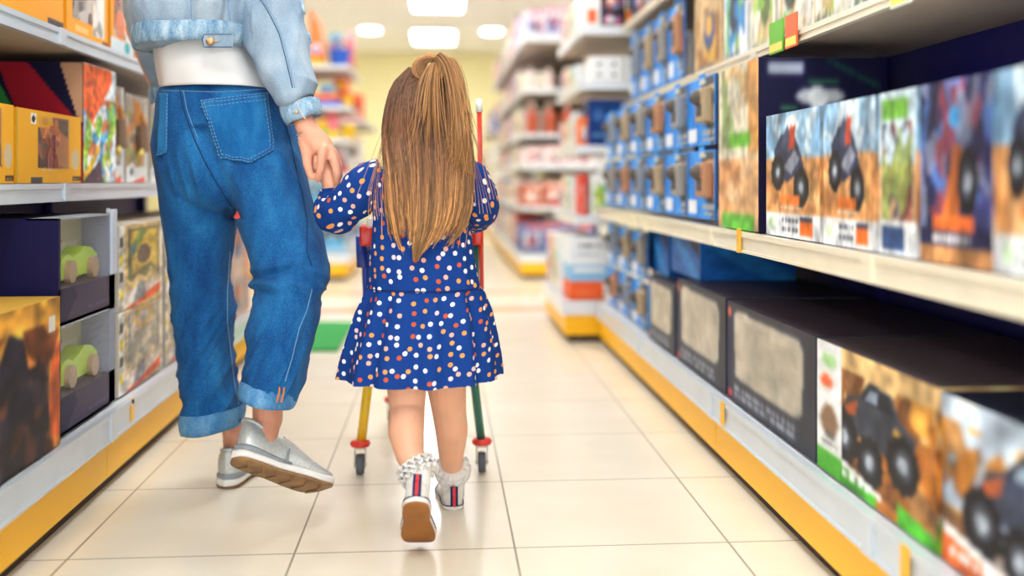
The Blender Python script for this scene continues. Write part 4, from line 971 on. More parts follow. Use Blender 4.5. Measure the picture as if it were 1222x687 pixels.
# ------------------------------------------------------------------ shoes
def shoe(parent, M_, L_, W, up_col, mid, out, style):
    """sneaker in its own frame: x heel->toe, y width, z up; M_ places it"""
    def outline(x):          # half width at x in 0..1
        return W*.5*interp([(0, .0), (.02, .42), (.07, .68), (.2, .78), (.4, .74), (.6, .92), (.74, 1), (.88, .84), (.96, .5), (1, .0)], x)[0]
    def off(x): return W*.04*math.sin(x*PI*1.2) * (1 if style == 'w' else .6)
    xs = [0, .004, .012, .03, .06, .1, .16, .24, .32, .4, .5, .6, .7, .78, .85, .9, .94, .97, .988, .997, 1]
    toe = lambda x: .016*max(0, (x-.78)/.22)**2*L_/.25
    def slab(name, z0, z1, g, m, bev=.3, zadd=lambda x: 0, xr=(0, 1), par=parent):
        mb = MB(); rings = []
        for x in xs:
            if not xr[0] <= x <= xr[1]: continue
            h = max(outline(x)*g, .0006); zz0 = z0+toe(x); zz1 = z1+toe(x)+zadd(x); e = min(.3*(zz1-zz0), h*.5)
            X = (x-.5)*L_*(1+(g-1)*.5)+.5*L_; o = off(x)
            pr = [(-h+e, zz0), (h-e, zz0), (h, zz0+e), (h, zz1-e), (h-e, zz1), (-h+e, zz1), (-h, zz1-e), (-h, zz0+e)]
            rings.append([M_ @ V((X, o+a, b)) for a, b in pr])
        loft(mb, rings); ob = mb.build(name, m, par, True); return ob
    sc = L_/.25
    if style == 'w':
        # upper: closed cross sections with the ankle opening cut by a collar ring
        top = [(0, .086), (.04, .100), (.12, .098), (.22, .082), (.32, .084), (.42, .09), (.5, .083), (.6, .068), (.72, .054), (.85, .043), (.95, .034), (1, .02)]
        base = .026
    else:
        top = [(0, .062), (.05, .072), (.14, .068), (.26, .052), (.38, .062), (.5, .058), (.62, .048), (.75, .04), (.88, .034), (.96, .026), (1, .018)]
        base = .018
    mb = MB(); rings = []
    for x in xs:
        h = max(outline(x)*.93, .0008); zt_ = interp(top, x)[0]*sc + toe(x); zb_ = base*sc*.6 + toe(x); n = 18; pts = []
        for k in range(n):
            a = 2*PI*k/n; co, si = math.cos(a), math.sin(a)
            wy = h*math.copysign(abs(co)**.75, co) * (1 - .28*max(0, si)**1.3); wz = (zb_+zt_)/2 + (zt_-zb_)/2*math.copysign(abs(si)**.7, si)
            pts.append(M_ @ V(((x-.5)*L_*.97+.5*L_, off(x)+wy, wz)))
        rings.append(pts)
    loft(mb, rings); up = mb.build('sneaker', up_col, parent, True)
    slab('outsole', 0, .006*sc, 1.0, out, par=up)
    slab('midsole', .0055*sc, (.022 if style == 'w' else .019)*sc, 1.03, mid, par=up)
    if style == 'w':
        slab('grey_wedge', .020*sc, .036*sc, .99, MT['greyf'], par=up, xr=(0, .5), zadd=lambda x: -.010*max(0, x-.1)/.4)
        mb = MB()
        for i in range(6):                # tread bars
            x = (.12+.14*i)*L_; hw = outline(.12+.14*i)*.8
            mb.tube([M_ @ V((x, -hw+off(x/L_), -.0006+toe(x/L_))), M_ @ V((x+.012, 0, -.0008+toe(x/L_))), M_ @ V((x, hw, -.0006+toe(x/L_)))], .003, n=6)
        mb.build('tread', MT['outs'], up, True)
    # collar
    cx, rx, ry, zc = (.175, .15, .60, .096) if style == 'w' else (.17, .13, .56, .068)
    mb = MB(); pts = []
    for k in range(25):
        a = 2*PI*k/24; x = cx+rx*math.cos(a); hw = outline(.14)*ry*1.1
        pts.append(M_ @ V((x*L_, off(x)+hw*math.sin(a), (zc - .012*(1-abs(math.cos(a))) - .004*(math.cos(a) > 0))*sc)))
    mb.tube(pts, .0045*sc, n=8); mb.build('collar', up_col, up, True)
    # laces or strap
    mb = MB()
    for i in range(4):
        x = .34+.075*i; hw = outline(x)*.5; z = interp(top, x)[0]*sc+toe(x)+.001
        mb.tube([M_ @ V((x*L_, -hw+off(x), z-.008*sc)), M_ @ V(((x+.02)*L_, off(x), z+.002)), M_ @ V((x*L_, hw+off(x), z-.008*sc))], .0022*sc, n=6)
    mb.build('laces', MT['foam'], up, True)
    if style == 'w':
        mb = MB()
        x = .56; pts = []
        for k in range(11):
            a = PI*k/10; h = outline(x)*.97; z = interp(top, x)[0]*sc
            pts.append(M_ @ V((x*L_+.03*math.cos(a), off(x)+h*math.cos(a)*(1-.25*math.sin(a)), .022*sc+(z-.02*sc)*math.sin(a)**.7)))
        mb.tube(pts, .0035, n=6); mb.build('overlay', MT['greyf'], up, True)
    else:
        # ribbon at the heel: navy, red, navy; piping above the sole
        for nm, m, y0, y1, ex in (('heel_ribbon', MT['navy'], -.0085, .0085, .0016), ('red_stripe', MT['red'], -.0032, .0032, .0026)):
            mb = MB(); rings = []
            for z in np.linspace(.016, .066, 8):
                x = -.0015-ex + (.003 if z > .05 else 0)
                rings.append([M_ @ V((x, y0, z*sc*1.25)), M_ @ V((x, y1, z*sc*1.25)), M_ @ V((x+.004, y1, z*sc*1.25)), M_ @ V((x+.004, y0, z*sc*1.25))])
            loft(mb, rings); mb.build(nm, m, up)
        for zz in (.0195, .0): 
            if zz == 0: continue
            mb = MB(); pts = [M_ @ V((x*L_*1.0, off(x)+outline(x)*1.02, zz*sc+toe(x))) for x in xs[1:-1]][::-1] + [M_ @ V((-.001, 0, zz*sc))] + [M_ @ V((x*L_, off(x)-outline(x)*1.02, zz*sc+toe(x))) for x in xs[1:-1]]
            mb.tube(pts, .0013, n=5); mb.build('piping', MT['navy'], up, True)
    return up
def frame(heel, u, n_out):
    """matrix from heel point under the sole, toe direction, outward sole normal"""
    x = u.normalized(); z = -(n_out - x*n_out.dot(x)).normalized(); y = z.cross(x)
    return Matrix(((x.x, y.x, z.x, heel.x), (x.y, y.y, z.y, heel.y), (x.z, y.z, z.z, heel.z), (0, 0, 0, 1)))

# ------------------------------------------------------------------ woman
wo = empty('person', tuple(V((P(262, 215, 2.42).x, P(262, 215, 2.42).y, 0))), 'adult in light denim jacket and blue jeans holding a child by the hand', 'person')
mb = MB()
ME = lambda px, py, d, r: (P(px, py, d), r)
# torso, neck and head
loft(mb, srings([(225, 215, 335, 2.40, .06), (180, 200, 338, 2.40, .085), (100, 208, 305, 2.4, .08), (40, 205, 285, 2.4, .08), (-30, 195, 300, 2.4, .088), (-75, 190, 305, 2.41, .075), (-95, 222, 275, 2.42, .05)], 24, 1))
chain(mb, [ME(250, -70, 2.42, .055), ME(252, -125, 2.44, .05)])
mb.sphere(P(252, -170, 2.45), .075, n=20, sc=(.98, 1.2, 1.35)); mb.sphere(P(251, -150, 2.49), .055, n=14, sc=(.9, 1, 1.1))
mb.sphere(P(251, -163, 2.555), .013, n=8, sc=(.8, 1.3, 1.3))
for sx in (-1, 1): mb.sphere(P(252+sx*36, -165, 2.45), .018, n=8, sc=(.4, .8, 1.4))
# legs
ML = frame(P(268, 583, 2.43), cv(.16, 0, 1), V((0, 0, -1)))
MR = frame(P(276, 549, 2.12), cv(.76, -.44, .47), cv(-.14, -.72, -.66))
aL = ML @ V((.06, 0, .125)); aR = MR @ V((.06, 0, .115))
chain(mb, [ME(238, 195, 2.41, .085), ME(243, 340, 2.44, .052), ME(250, 420, 2.455, .046), (aL, .031)])
chain(mb, [ME(312, 200, 2.38, .082), ME(346, 318, 2.33, .052), ME(332, 400, 2.26, .046), (aR + V((0, 0, .06)), .034), (aR, .0335)])
for Mx, an in ((ML, aL), (MR, aR)): chain(mb, [(an, .031), (Mx @ V((.062, 0, .055)), .029), (Mx @ V((.15, 0, .04)), .022), (Mx @ V((.2, 0, .03)), .016)])
# arms
chain(mb, [ME(308, -62, 2.4, .05), ME(342, 40, 2.36, .04), ME(357, 118, 2.28, .029), ME(364, 150, 2.25, .0235)])
chain(mb, [ME(196, -62, 2.43, .05), ME(168, 35, 2.58, .038), ME(196, 115, 2.66, .026), ME(205, 138, 2.68, .022)])
mb.sphere(P(212, 158, 2.66), .03, n=12, sc=(.7, .8, 1.2))
for k in range(4): chain(mb, [ME(205+6*k, 165, 2.65+.005*k, .0085), ME(207+6*k, 183, 2.64, .008), ME(210+6*k, 196, 2.62, .007)], 8)
chain(mb, [ME(222, 152, 2.64, .01), ME(230, 172, 2.62, .008)], 8)
# right hand: palm then thumb, index, middle, ring, little
chain(mb, [ME(364, 150, 2.25, .0225), ME(371, 164, 2.245, .0235), ME(379, 176, 2.24, .020)])
chain(mb, [ME(372, 156, 2.25, .020), ME(387, 172, 2.245, .0195), ME(392, 181, 2.245, .0145)])
chain(mb, [ME(364, 168, 2.243, .017), ME(366, 184, 2.235, .0125), ME(367, 197, 2.225, .0105), ME(371, 211, 2.222, .0085)], 10)      # thumb
chain(mb, [ME(386, 178, 2.225, .0125), ME(384, 190, 2.212, .0105), ME(382.5, 202, 2.212, .0095), ME(379.5, 214, 2.222, .008)], 10)  # index
chain(mb, [ME(394, 180, 2.235, .0125), ME(399, 194, 2.222, .0105), ME(402, 207, 2.222, .0095), ME(402.5, 220, 2.235, .008)], 10)    # middle
chain(mb, [ME(397, 181, 2.26, .0115), ME(404, 197, 2.262, .0098), ME(405, 209, 2.27, .0088), ME(401, 217, 2.285, .0078)], 10)       # ring
chain(mb, [ME(396, 182, 2.28, .0105), ME(401, 195, 2.298, .009), ME(399, 206, 2.305, .008), ME(394, 212, 2.305, .007)], 10)         # little
link('body', fuse(mb, .0034, 5), MT['skin'], wo)
for sx in (-1, 1): 
    m2 = MB(); m2.sphere(P(251+sx*16, -170, 2.54), .012, n=8); m2.build('eye', MT['eye'], wo, True)
# adult hair
mb = MB(); mb.sphere(P(252, -178, 2.43), .09, n=20, sc=(1, 1.12, 1.25)); mb.sphere(P(252, -140, 2.39), .07, n=16, sc=(1.1, .7, 1.4))
hm = mb.mesh('h'); 
hc = MB(); hc.v = mb.v; hc.f = mb.f; hc.c = [hx('#6b4630')]*len(mb.v); hc.build('hair', MT['hair'], wo, True)

# jeans
mb = MB()
loft(mb, srings([(101, 203, 320, 2.40, .108), (112, 192, 331, 2.40, .118), (135, 187, 343, 2.40, .125), (160, 185, 352, 2.40, .130), (188, 186, 359, 2.40, .130), (212, 190, 364, 2.40, .122), (236, 200, 366, 2.40, .10), (250, 235, 340, 2.40, .07)], 40, .88))
loft(mb, srings([(168, 198, 276, 2.42, .09), (185, 190, 284, 2.42, .108), (205, 188.5, 285, 2.42, .112), (230, 192, 284, 2.42, .105), (256, 196, 281, 2.43, .098), (290, 200, 277, 2.44, .09), (330, 205, 274, 2.445, .085), (370, 209, 277.5, 2.45, .083), (420, 214.5, 277, 2.45, .083), (458, 217.5, 284, 2.45, .086), (492, 221, 286.5, 2.445, .088), (500, 222, 286, 2.445, .086)], 32, .9))
loft(mb, srings([(168, 278, 346, 2.38, .09), (185, 273, 356, 2.38, .108), (205, 273, 362, 2.375, .115), (230, 277, 370, 2.37, .115), (257, 283.5, 377, 2.36, .11), (285, 291, 385, 2.345, .108), (310, 301.5, 389, 2.33, .105), (335, 304.5, 388, 2.31, .10), (352, 307, 380, 2.29, .094), (375, 301.5, 379, 2.27, .088), (403, 298, 371, 2.245, .083), (430, 296, 364, 2.22, .078), (450, 293, 358, 2.20, .075)], 32, .9, 3))
loft(mb, [sring(297, 420, 366, 430, 2.23, .08), sring(293, 441, 360, 452, 2.205, .077), sring(290, 455, 355, 468, 2.195, .072), sring(289, 462, 352, 477, 2.19, .07)])
jm = fuse(mb, .0042, 7)
def ridge(x): return (1-abs(x))**2
def jw(p):
    px, py, d = proj(p); q = p
    a = noise.noise(V((q.x*5, q.y*5, q.z*11)))*.006
    right = px > 283 if py > 250 else px > 262
    k = 0
    # crossways folds behind the knee, stacked folds towards the hems
    if right:
        f = math.exp(-((py-338)/30)**2); k += f*.0050*(ridge(noise.noise(V((q.x*4, q.y*4, q.z*17+px*.012))))-.45)
        f = 1/(1+math.exp(-(py-372)/14)); k += f*.006*(ridge(noise.noise(V((q.x*7, 3.3, q.z*16-px*.05))))-.5)
        f = math.exp(-((py-205)/45)**2); k += f*.004*(ridge(noise.noise(V((q.x*3, 9, q.z*13+px*.04))))-.5)
        g = math.exp(-((px-322)/26)**2)
        k += g*(.006*math.exp(-((py-318+(px-322)*.25)/5)**2) - .008*math.exp(-((py-328+(px-322)*.22)/4.5)**2) + .006*math.exp(-((py-340-(px-322)*.10)/5)**2) - .006*math.exp(-((py-349-(px-322)*.22)/4)**2))
        f = math.exp(-((py-345)/26)**2); k += f*.005*(ridge(noise.noise(V((q.x*9, 7.1, q.z*24+px*.05))))**1.6-.4)
        f = 1/(1+math.exp(-(py-385)/12)); k += f*.0032*(ridge(noise.noise(V((q.x*9, 2.2, q.z*26-px*.10))))**1.6-.4)
    else:
        f = 1/(1+math.exp(-(py-330)/20)); k += f*.0065*(ridge(noise.noise(V((q.x*6, 1.3, q.z*15-px*.035))))-.5)
        f = 1/(1+math.exp(-(py-350)/14)); k += f*.0036*(ridge(noise.noise(V((q.x*8, 4.4, q.z*27-px*.09))))**1.6-.4)
        f = math.exp(-((py-215)/35)**2); k += f*.005*(ridge(noise.noise(V((q.x*5, 5, q.z*9+px*.06))))-.5)
    k += .004*(ridge(noise.noise(V((q.x*12, q.y*5, q.z*7+4))))-.5)
    # hollow under the seat and between the legs
    if py < 262: k -= .010*math.exp(-((px-(222+(py-112)*.38))/9)**2)*(py > 150)
    return a*.8 + k*1.55
displace(jm, jw)
jeans = link('jeans', jm, MT['jeans'], wo)
jt = bvh(jm)
def cuff(rings_o, name='cuff', par=None, m=None, th=.004, wave=None):
    """turned-up band: outer wall, bottom lip and inner wall; rings given top to bottom"""
    mb = MB(); inner = []
    for r in rings_o[::-1]:
        c = sum(r, V((0, 0, 0)))/len(r); inner.append([c + (p-c)*(1-th/((p-c).length)) for p in r])
    loft(mb, rings_o + inner, cap=False); return mb.build(name, m or MT['jeans2'], par, True)
def bandrings(a, b, d0, d1, rd0, rd1, k=5, bulge=.003, n=36):
    out = []
    for i in range(k):
        t = i/(k-1); q = [a[j]*(1-t)+b[j]*t for j in range(4)]; r = sring(*q, d0*(1-t)+d1*t, rd0*(1-t)+rd1*t, n, .9)
        c = sum(r, V((0, 0, 0)))/n; g = bulge*math.sin(PI*t); out.append([c+(p-c)*(1+g/((p-c).length)) + V((0,0,.0012*math.sin(5*k_/n*2*PI)))  for k_, p in enumerate(r)])
    return out
cuff(bandrings((217, 490, 291, 481), (219, 514, 288, 505), 2.445, 2.445, .094, .094), par=jeans)
cuff(bandrings((290, 449, 356, 464), (286, 470, 351.5, 485), 2.20, 2.18, .078, .077), par=jeans)
# the two orange bar tacks on the turned hem
mb = MB()
for x in (333, 338.5):
    mb.tube([P(x+.8, 462, 2.195-.073), P(x-.2, 470, 2.185-.0755), P(x-3, 480, 2.175-.073)], .0022, n=6)
mb.build('bar_tack', MT['stitcho'], jeans, True)
# back pockets, yoke and seams
def bil(c00, c10, c11, c01, sag=0):
    def f(u, v):
        x = (c00[0]*(1-u)+c10[0]*u)*(1-v)+(c01[0]*(1-u)+c11[0]*u)*v; y = (c00[1]*(1-u)+c10[1]*u)*(1-v)+(c01[1]*(1-u)+c11[1]*u)*v
        return x, y + sag*v*(1-abs(2*u-1))
    return f
pk = patch(jt, bil((240, 120), (317.5, 111.5), (327, 180), (264, 188), 12), 'back_pocket', MT['jeans3'], jeans, 24, 22, .0035, thick=.004)
pl_ = patch(jt, bil((192.5, 113), (202, 112.5), (200.5, 181), (189, 185), 2), 'back_pocket', MT['jeans3'], jeans, 8, 20, .0035, thick=.004)
o1 = [(240, 120), (317.5, 111.5), (327, 180), (300, 195.5), (264, 188), (240, 120)]
ins = lambda pts, k: [(278+(x-278)*k if True else x, 153+(y-153)*k) for x, y in pts]
for k, off_ in ((.985, .0062), (.90, .0062)):
    pts = [(283+(x-283)*k, 152+(y-152)*k) for x, y in o1]; seam(jt, pts, 'stitching', MT['stitch'], pk, .0009, off_, dash=3, step=1.5)
seam(jt, [(241, 128), (317.8, 119.5)], 'stitching', MT['stitch'], pk, .0009, .0062, dash=3, step=1.5)
pts = [(192.5, 113), (202, 112.5), (200.5, 181), (189, 185)]; seam(jt, pts, 'stitching', MT['stitch'], pl_, .0009, .0062, dash=3, step=1.5)
for pts, m, r in (([(215, 108), (219, 130), (226, 150), (232, 166), (243, 190), (258, 218), (272, 240), (281, 252)], MT['stitchd'], .0016), ([(219, 108), (223, 130), (230, 150), (236, 165)], MT['stitch'], .0009),
                  ([(333, 118), (345, 165), (354, 205), (361, 235), (366, 262), (366, 300), (372, 318)], MT['stitchd'], .0015), ([(372, 345), (366, 370), (357, 392), (350, 420), (340, 455)], MT['stitch'], .0012),
                  ([(274, 300), (271, 345), (271, 385), (275, 420), (279, 455), (284, 482)], MT['stitch'], .0012), ([(195, 108), (262, 110), (327, 106)], MT['stitch'], .0009)):
    seam(jt, pts, 'seam', m, jeans, r, .0012)

# shirt
mb = MB(); R0 = srings([(20, 186, 290, 2.4, .118), (60, 188, 297, 2.4, .122), (85, 191.5, 312, 2.4, .130), (107, 196.5, 328, 2.4, .1335)], 64, .9, 5)
for i, r in enumerate(R0):
    c = sum(r, V((0, 0, 0)))/len(r); R0[i] = [c+(p-c)*(1+.012*math.sin(k*.9+i*.2)+.008*math.sin(k*.37-i*.35)) for k, p in enumerate(r)]
inner = [[(lambda c: c+(p-c)*.975)(sum(r, V((0, 0, 0)))/len(r)) for p in r] for r in R0[::-1]]
loft(mb, R0+inner, cap=False); mb.build('shirt', MT['shirt'], wo, True)

# jacket
mb = MB()
loft(mb, srings([(58, 168, 302, 2.4, .145), (40, 167, 304, 2.4, .15), (15, 163, 308, 2.4, .155), (-20, 160, 318, 2.4, .155), (-55, 163, 325, 2.4, .14), (-82, 180, 312, 2.41, .11), (-97, 212, 285, 2.42, .07)], 40, .9))
def arm_loft(lst, n=28): loft(mb, [sring(a, b, c, d_, e, f_, n, 1) for a, b, c, d_, e, f_ in lst])
arm_loft([(262, -45, 318, -78, 2.4, .09), (278, -20, 345, -35, 2.39, .085), (284, 8, 359, 0, 2.375, .078), (288, 32, 364.5, 25, 2.36, .073), (298, 62, 371, 52, 2.335, .068), (311, 86, 374, 78, 2.31, .063), (324, 106, 377, 100, 2.29, .058), (334, 124, 377, 114, 2.275, .047)])
arm_loft([(165, -70, 225, -45, 2.43, .09), (152, -35, 215, -20, 2.46, .08), (150, 5, 197, 0, 2.52, .065), (157, 40, 197, 35, 2.57, .058), (167, 70, 203, 68, 2.61, .053), (181, 108, 213, 106, 2.65, .046)])
km = fuse(mb, .005, 6)
def kw(p):
    px, py, d = proj(p); q = p; k = .010*(ridge(noise.noise(V((q.x*5, q.y*4, q.z*4+2))))-.5) + .005*(ridge(noise.noise(V((q.x*12, q.y*6, q.z*8))))-.5)
    if px < 300 and py < 40: k += -.009*math.exp(-((px-228-(py)*-.05)/6)**2) - .006*math.exp(-((px-272+py*.2)/6)**2) + .006*math.exp(-((px-250)/10)**2)
    if px > 300: k += .006*(ridge(noise.noise(V((q.x*7+q.z*9, 2, q.z*5-q.x*8))))-.5)
    return k
displace(km, lambda p: 2.0*kw(p)); jk = link('denim_jacket', km, MT['jacket'], wo); kt = bvh(km)
cuff(bandrings((165, 38, 308, 35), (166, 61, 304, 57), 2.4, 2.4, .168, .165, bulge=.004, n=96), 'hem_band', jk, MT['jacket2'], .006)
cuff(bandrings((334, 129, 378.5, 115.5), (343, 150, 384, 135.5), 2.278, 2.268, .050, .048, bulge=.003, n=36), 'sleeve_cuff', jk, MT['jacket2'], .006)
cuff(bandrings((180, 106, 213, 105), (182, 124, 212, 122), 2.65, 2.66, .050, .047, n=36), 'sleeve_cuff', jk, MT['jacket2'], .006)
yb = 2.4-.1675
mb = MB()
rings = []
for t_ in np.linspace(0, 1, 12):
    x = 242+36*t_; rings.append([P(x, 40+ (1 if t_ < .1 else 0), yb-.009), P(x, 57, yb-.008), P(x, 57, yb-.003), P(x, 40, yb-.004)])
loft(mb, rings); mb.build('adjuster_tab', MT['jacket'], jk)
mb = MB()
for x0, y0, x1, y1 in ((243, 41, 277, 41), (277, 56, 243, 56)): mb.tube([P(x0, y0, yb-.0095), P(x1, y1, yb-.0095)], .0008, n=5)
mb.tube([P(243, 41, yb-.0095), P(241.5, 48, yb-.0095), P(243, 56, yb-.0095)], .0008, n=5); mb.build('stitching', MT['stitchd'], jk)
def button(c, r, par):
    mb = MB(); bm = bmesh.new(); bmesh.ops.create_uvsphere(bm, u_segments=18, v_segments=10, radius=r)
    for v in bm.verts: v.co = V((v.co.x, v.co.y*.45, v.co.z)) + c
    mb.bm(bm); mb.build('button', MT['brass'], par, True)
button(P(250.5, 49, yb-.013), .0095, jk)
mb = MB(); mb.tube([P(250, 49, yb-.0100), P(261, 49, yb-.0100)], .0024, n=6); mb.build('buttonhole', MT['brass'], jk)
button(P(353.5, 134, 2.272-.055), .0045, jk)
mb = MB(); mb.tube([P(354, 121.5, 2.222), P(357, 130, 2.218), P(364.5, 142, 2.219)], .0012, n=5); mb.build('cuff_edge', MT['shirt'], jk)
for pts, m in (([(296, -20), (318, 10), (333, 40), (341, 70), (349, 105)], MT['stitchd']), ([(299, -20), (321, 10), (336, 40), (344, 70), (352, 105)], MT['stitch']), ([(355, -20), (361, 10), (366, 30), (371, 60)], MT['jacket2']), ([(226, -30), (228, 10), (230, 37)], MT['stitch']), ([(275, -30), (272, 10), (277, 37)], MT['stitch'])):
    seam(kt, pts, 'seam', m, jk, .0009 if m is not MT['jacket2'] else .004, .0012)
shoe(wo, ML, .245, .088, MT['shoe'], MT['foam'], MT['outs'], 'w')
shoe(wo, MR, .25, .092, MT['shoe'], MT['foam'], MT['outs'], 'w')
# small bracelet
mb = MB(); c = P(367, 157, 2.25); a_ = [c + cv(math.cos(t)*.0245, .008*math.cos(t), math.sin(t)*.0245) for t in np.linspace(0, 2*PI, 25)]; mb.tube(a_, .0009, n=5); mb.sphere(P(356.5, 165, 2.235), .003, n=8); mb.build('bracelet', MT['fork'], wo, True)

# ------------------------------------------------------------------ child
ch = empty('person', tuple(V((P(505, 215, 2.15).x, P(505, 215, 2.15).y, 0))), 'child with long loose hair in a navy polka dot dress, pushing a toy trolley', 'person')
mb = MB()
loft(mb, srings([(410, 462, 552, 2.19, .07), (370, 455, 560, 2.19, .08), (300, 460, 552, 2.19, .068), (240, 458, 552, 2.19, .062), (208, 455, 552, 2.195, .05), (196, 478, 536, 2.2, .035)], 22, 1))
chain(mb, [ME(507, 200, 2.2, .034), ME(508, 178, 2.205, .033)])
mb.sphere(P(509, 130, 2.22), .076, n=20, sc=(1, 1.12, 1.2)); mb.sphere(P(509, 152, 2.25), .052, n=14); mb.sphere(P(509, 140, 2.315), .009, n=8)
for sx in (-1, 1): mb.sphere(P(509+sx*41, 138, 2.22), .016, n=8, sc=(.4, .8, 1.3))
GL = frame(P(496.5, 600, 1.925), cv(-.03, -.72, .69), cv(.02, -.69, -.72)); GR = frame(P(542, 611, 2.275), cv(-.16, 0, 1), V((0, 0, -1)))
gaL = GL @ V((.04, 0, .088)); gaR = GR @ V((.038, 0, .085))
chain(mb, [ME(486, 400, 2.18, .058), ME(485, 440, 2.13, .048), ME(486, 487, 2.12, .0385), ME(484.5, 515, 2.08, .0385), ME(489, 542, 2.04, .030), (gaL, .024)])
chain(mb, [ME(528, 400, 2.19, .056), ME(532, 450, 2.21, .047), ME(536, 490, 2.235, .0395), ME(539, 512, 2.24, .038), ME(538.5, 540, 2.27, .030), (gaR, .0235)])
for Mx, an in ((GL, gaL), (GR, gaR)): chain(mb, [(an, .023), (Mx @ V((.04, 0, .04)), .021), (Mx @ V((.1, 0, .026)), .016), (Mx @ V((.135, 0, .022)), .014)])
chain(mb, [ME(447, 212, 2.195, .032), ME(404, 256, 2.235, .026), ME(396, 226, 2.255, .0205), ME(391, 205, 2.255, .0195)])
chain(mb, [ME(391, 205, 2.255, .0185), ME(384, 190, 2.25, .019)])
for k, (x, y, d) in enumerate(((377, 186, 2.238), (376.5, 193, 2.238), (377, 200, 2.24), (379, 206, 2.245))): chain(mb, [ME(386, 184+5*k, 2.25, .0085), ME(x, y, d, .0072), ME(x-1.5, y+6, d+.012, .0062), ME(x+3, y+9, d+.02, .0055)], 8)
chain(mb, [ME(388, 198, 2.24, .009), ME(384, 184, 2.228, .0078), ME(382, 176, 2.23, .0065)], 8)
chain(mb, [ME(562, 212, 2.2, .032), ME(575, 252, 2.26, .026), ME(569, 266, 2.38, .02), ME(562, 270, 2.45, .017)])
for k in range(4): chain(mb, [ME(566-5*k, 269, 2.45, .0085), ME(566-5*k, 264, 2.485, .0075), ME(566-5*k, 272, 2.505, .0065), ME(566-5*k, 279, 2.49, .0055)], 8)
chain(mb, [ME(556, 270, 2.45, .0085), ME(551, 276, 2.47, .007), ME(552, 280, 2.49, .006)], 8)
link('body', fuse(mb, .0034, 5), MT['skinc'], ch)
for sx in (-1, 1): 
    m2 = MB(); m2.sphere(P(509+sx*15, 133, 2.302), .009, n=8); m2.build('eye', MT['eye'], ch, True)

# dress: bodice, flared skirt and puffed sleeves, with a print laid out in metres
def uvloft(mb, uvs, rings, vs, flip=False, u0=0):
    n = len(rings[0])-1; b0 = len(mb.v)
    for r in rings:
        for p in r: mb.v.append(tuple(p)); mb.c.append((1, 1, 1))
    acc = []
    for r in rings:
        L_ = [0]
        for a, b in zip(r, r[1:]): L_.append(L_[-1]+(b-a).length)
        mid_ = L_[len(L_)//2]; acc.append([l-mid_+u0 for l in L_])
    for i in range(len(rings)-1):
        for k in range(n):
            a = b0+i*(n+1)+k; mb.f.append((a, a+1, a+n+2, a+n+1)); uvs.append(((acc[i][k], vs[i]), (acc[i][k+1], vs[i]), (acc[i+1][k+1], vs[i+1]), (acc[i+1][k], vs[i+1])))
def closed(r): return r + [r[0]]
def dring(px, py, d, rx, rd, n=96, amp=0, fr=0, ph=0, pw=.95, st=PI/2):
    """ring starting at the far side so the print seam is at the front of the body"""
    c = P(px, py, d); out = []
    for k in range(n+1):
        a = st + 2*PI*k/n; co, si = math.cos(a), math.sin(a)
        g = 1 + amp*(math.sin(fr*a+ph)+.5*math.sin((fr*1.7//1)*a+ph*2))
        out.append(c + RX*(rx*math.copysign(abs(co)**pw, co)*g) + FW*(rd*math.copysign(abs(si)**pw, si)*g))
    return out
mm_ = lambda w: w*2.2/FPX/2
mb = MB(); uvs = []
tab = [(193, 478, 536, .036), (198, 460, 548, .048), (204, 446, 561, .056), (215, 440, 566, .066), (232, 443, 564, .072), (262, 446, 560, .076), (290, 444, 564, .078), (318, 441.5, 568, .082), (342, 440, 573, .086)]
rings = []; vs = []
for i in range(len(tab)-1):
    for s in range(3):
        t = s/3; q = [a*(1-t)+b*t for a, b in zip(tab[i], tab[i+1])]; rings.append(q)
rings.append(list(tab[-1]))
R1 = [dring((q[1]+q[2])/2, q[0], 2.195, mm_(q[2]-q[1]), q[3], amp=.006 if q[0] < 300 else .012, fr=11, ph=q[0]*.01) for q in rings]
vs = [-(q[0]-190)*.00186 for q in rings]
tab2 = [(342, 440, 573, .086, .01), (349, 437, 576, .095, .045), (370, 427, 584, .115, .05), (400, 418, 590, .138, .055), (425, 411, 594, .156, .058), (446, 407, 596, .168, .058)]
q2 = []
for i in range(len(tab2)-1):
    for s in range(4):
        t = s/4; q2.append([a*(1-t)+b*t for a, b in zip(tab2[i], tab2[i+1])])
q2.append(list(tab2[-1]))
R2 = [dring((q[1]+q[2])/2, q[0]+0, 2.2, mm_(q[2]-q[1])*(2.2/2.2), q[3], amp=q[4]*.8, fr=13, ph=.6) for q in q2]
vs2 = [vs[-1]-(q[0]-342)*.0021 for q in q2]
uvloft(mb, uvs, R1, vs); uvloft(mb, uvs, R2, vs2)
inn = [[(lambda c: c+(p-c)*.975)(sum(r[:-1], V((0, 0, 0)))/(len(r)-1)) for p in r] for r in (R2[-1], R2[-4], R2[-8])]
uvloft(mb, uvs, [R2[-1]]+inn, [vs2[-1]-.001, vs2[-1]-.002, vs2[-1]-.02, vs2[-1]-.05])
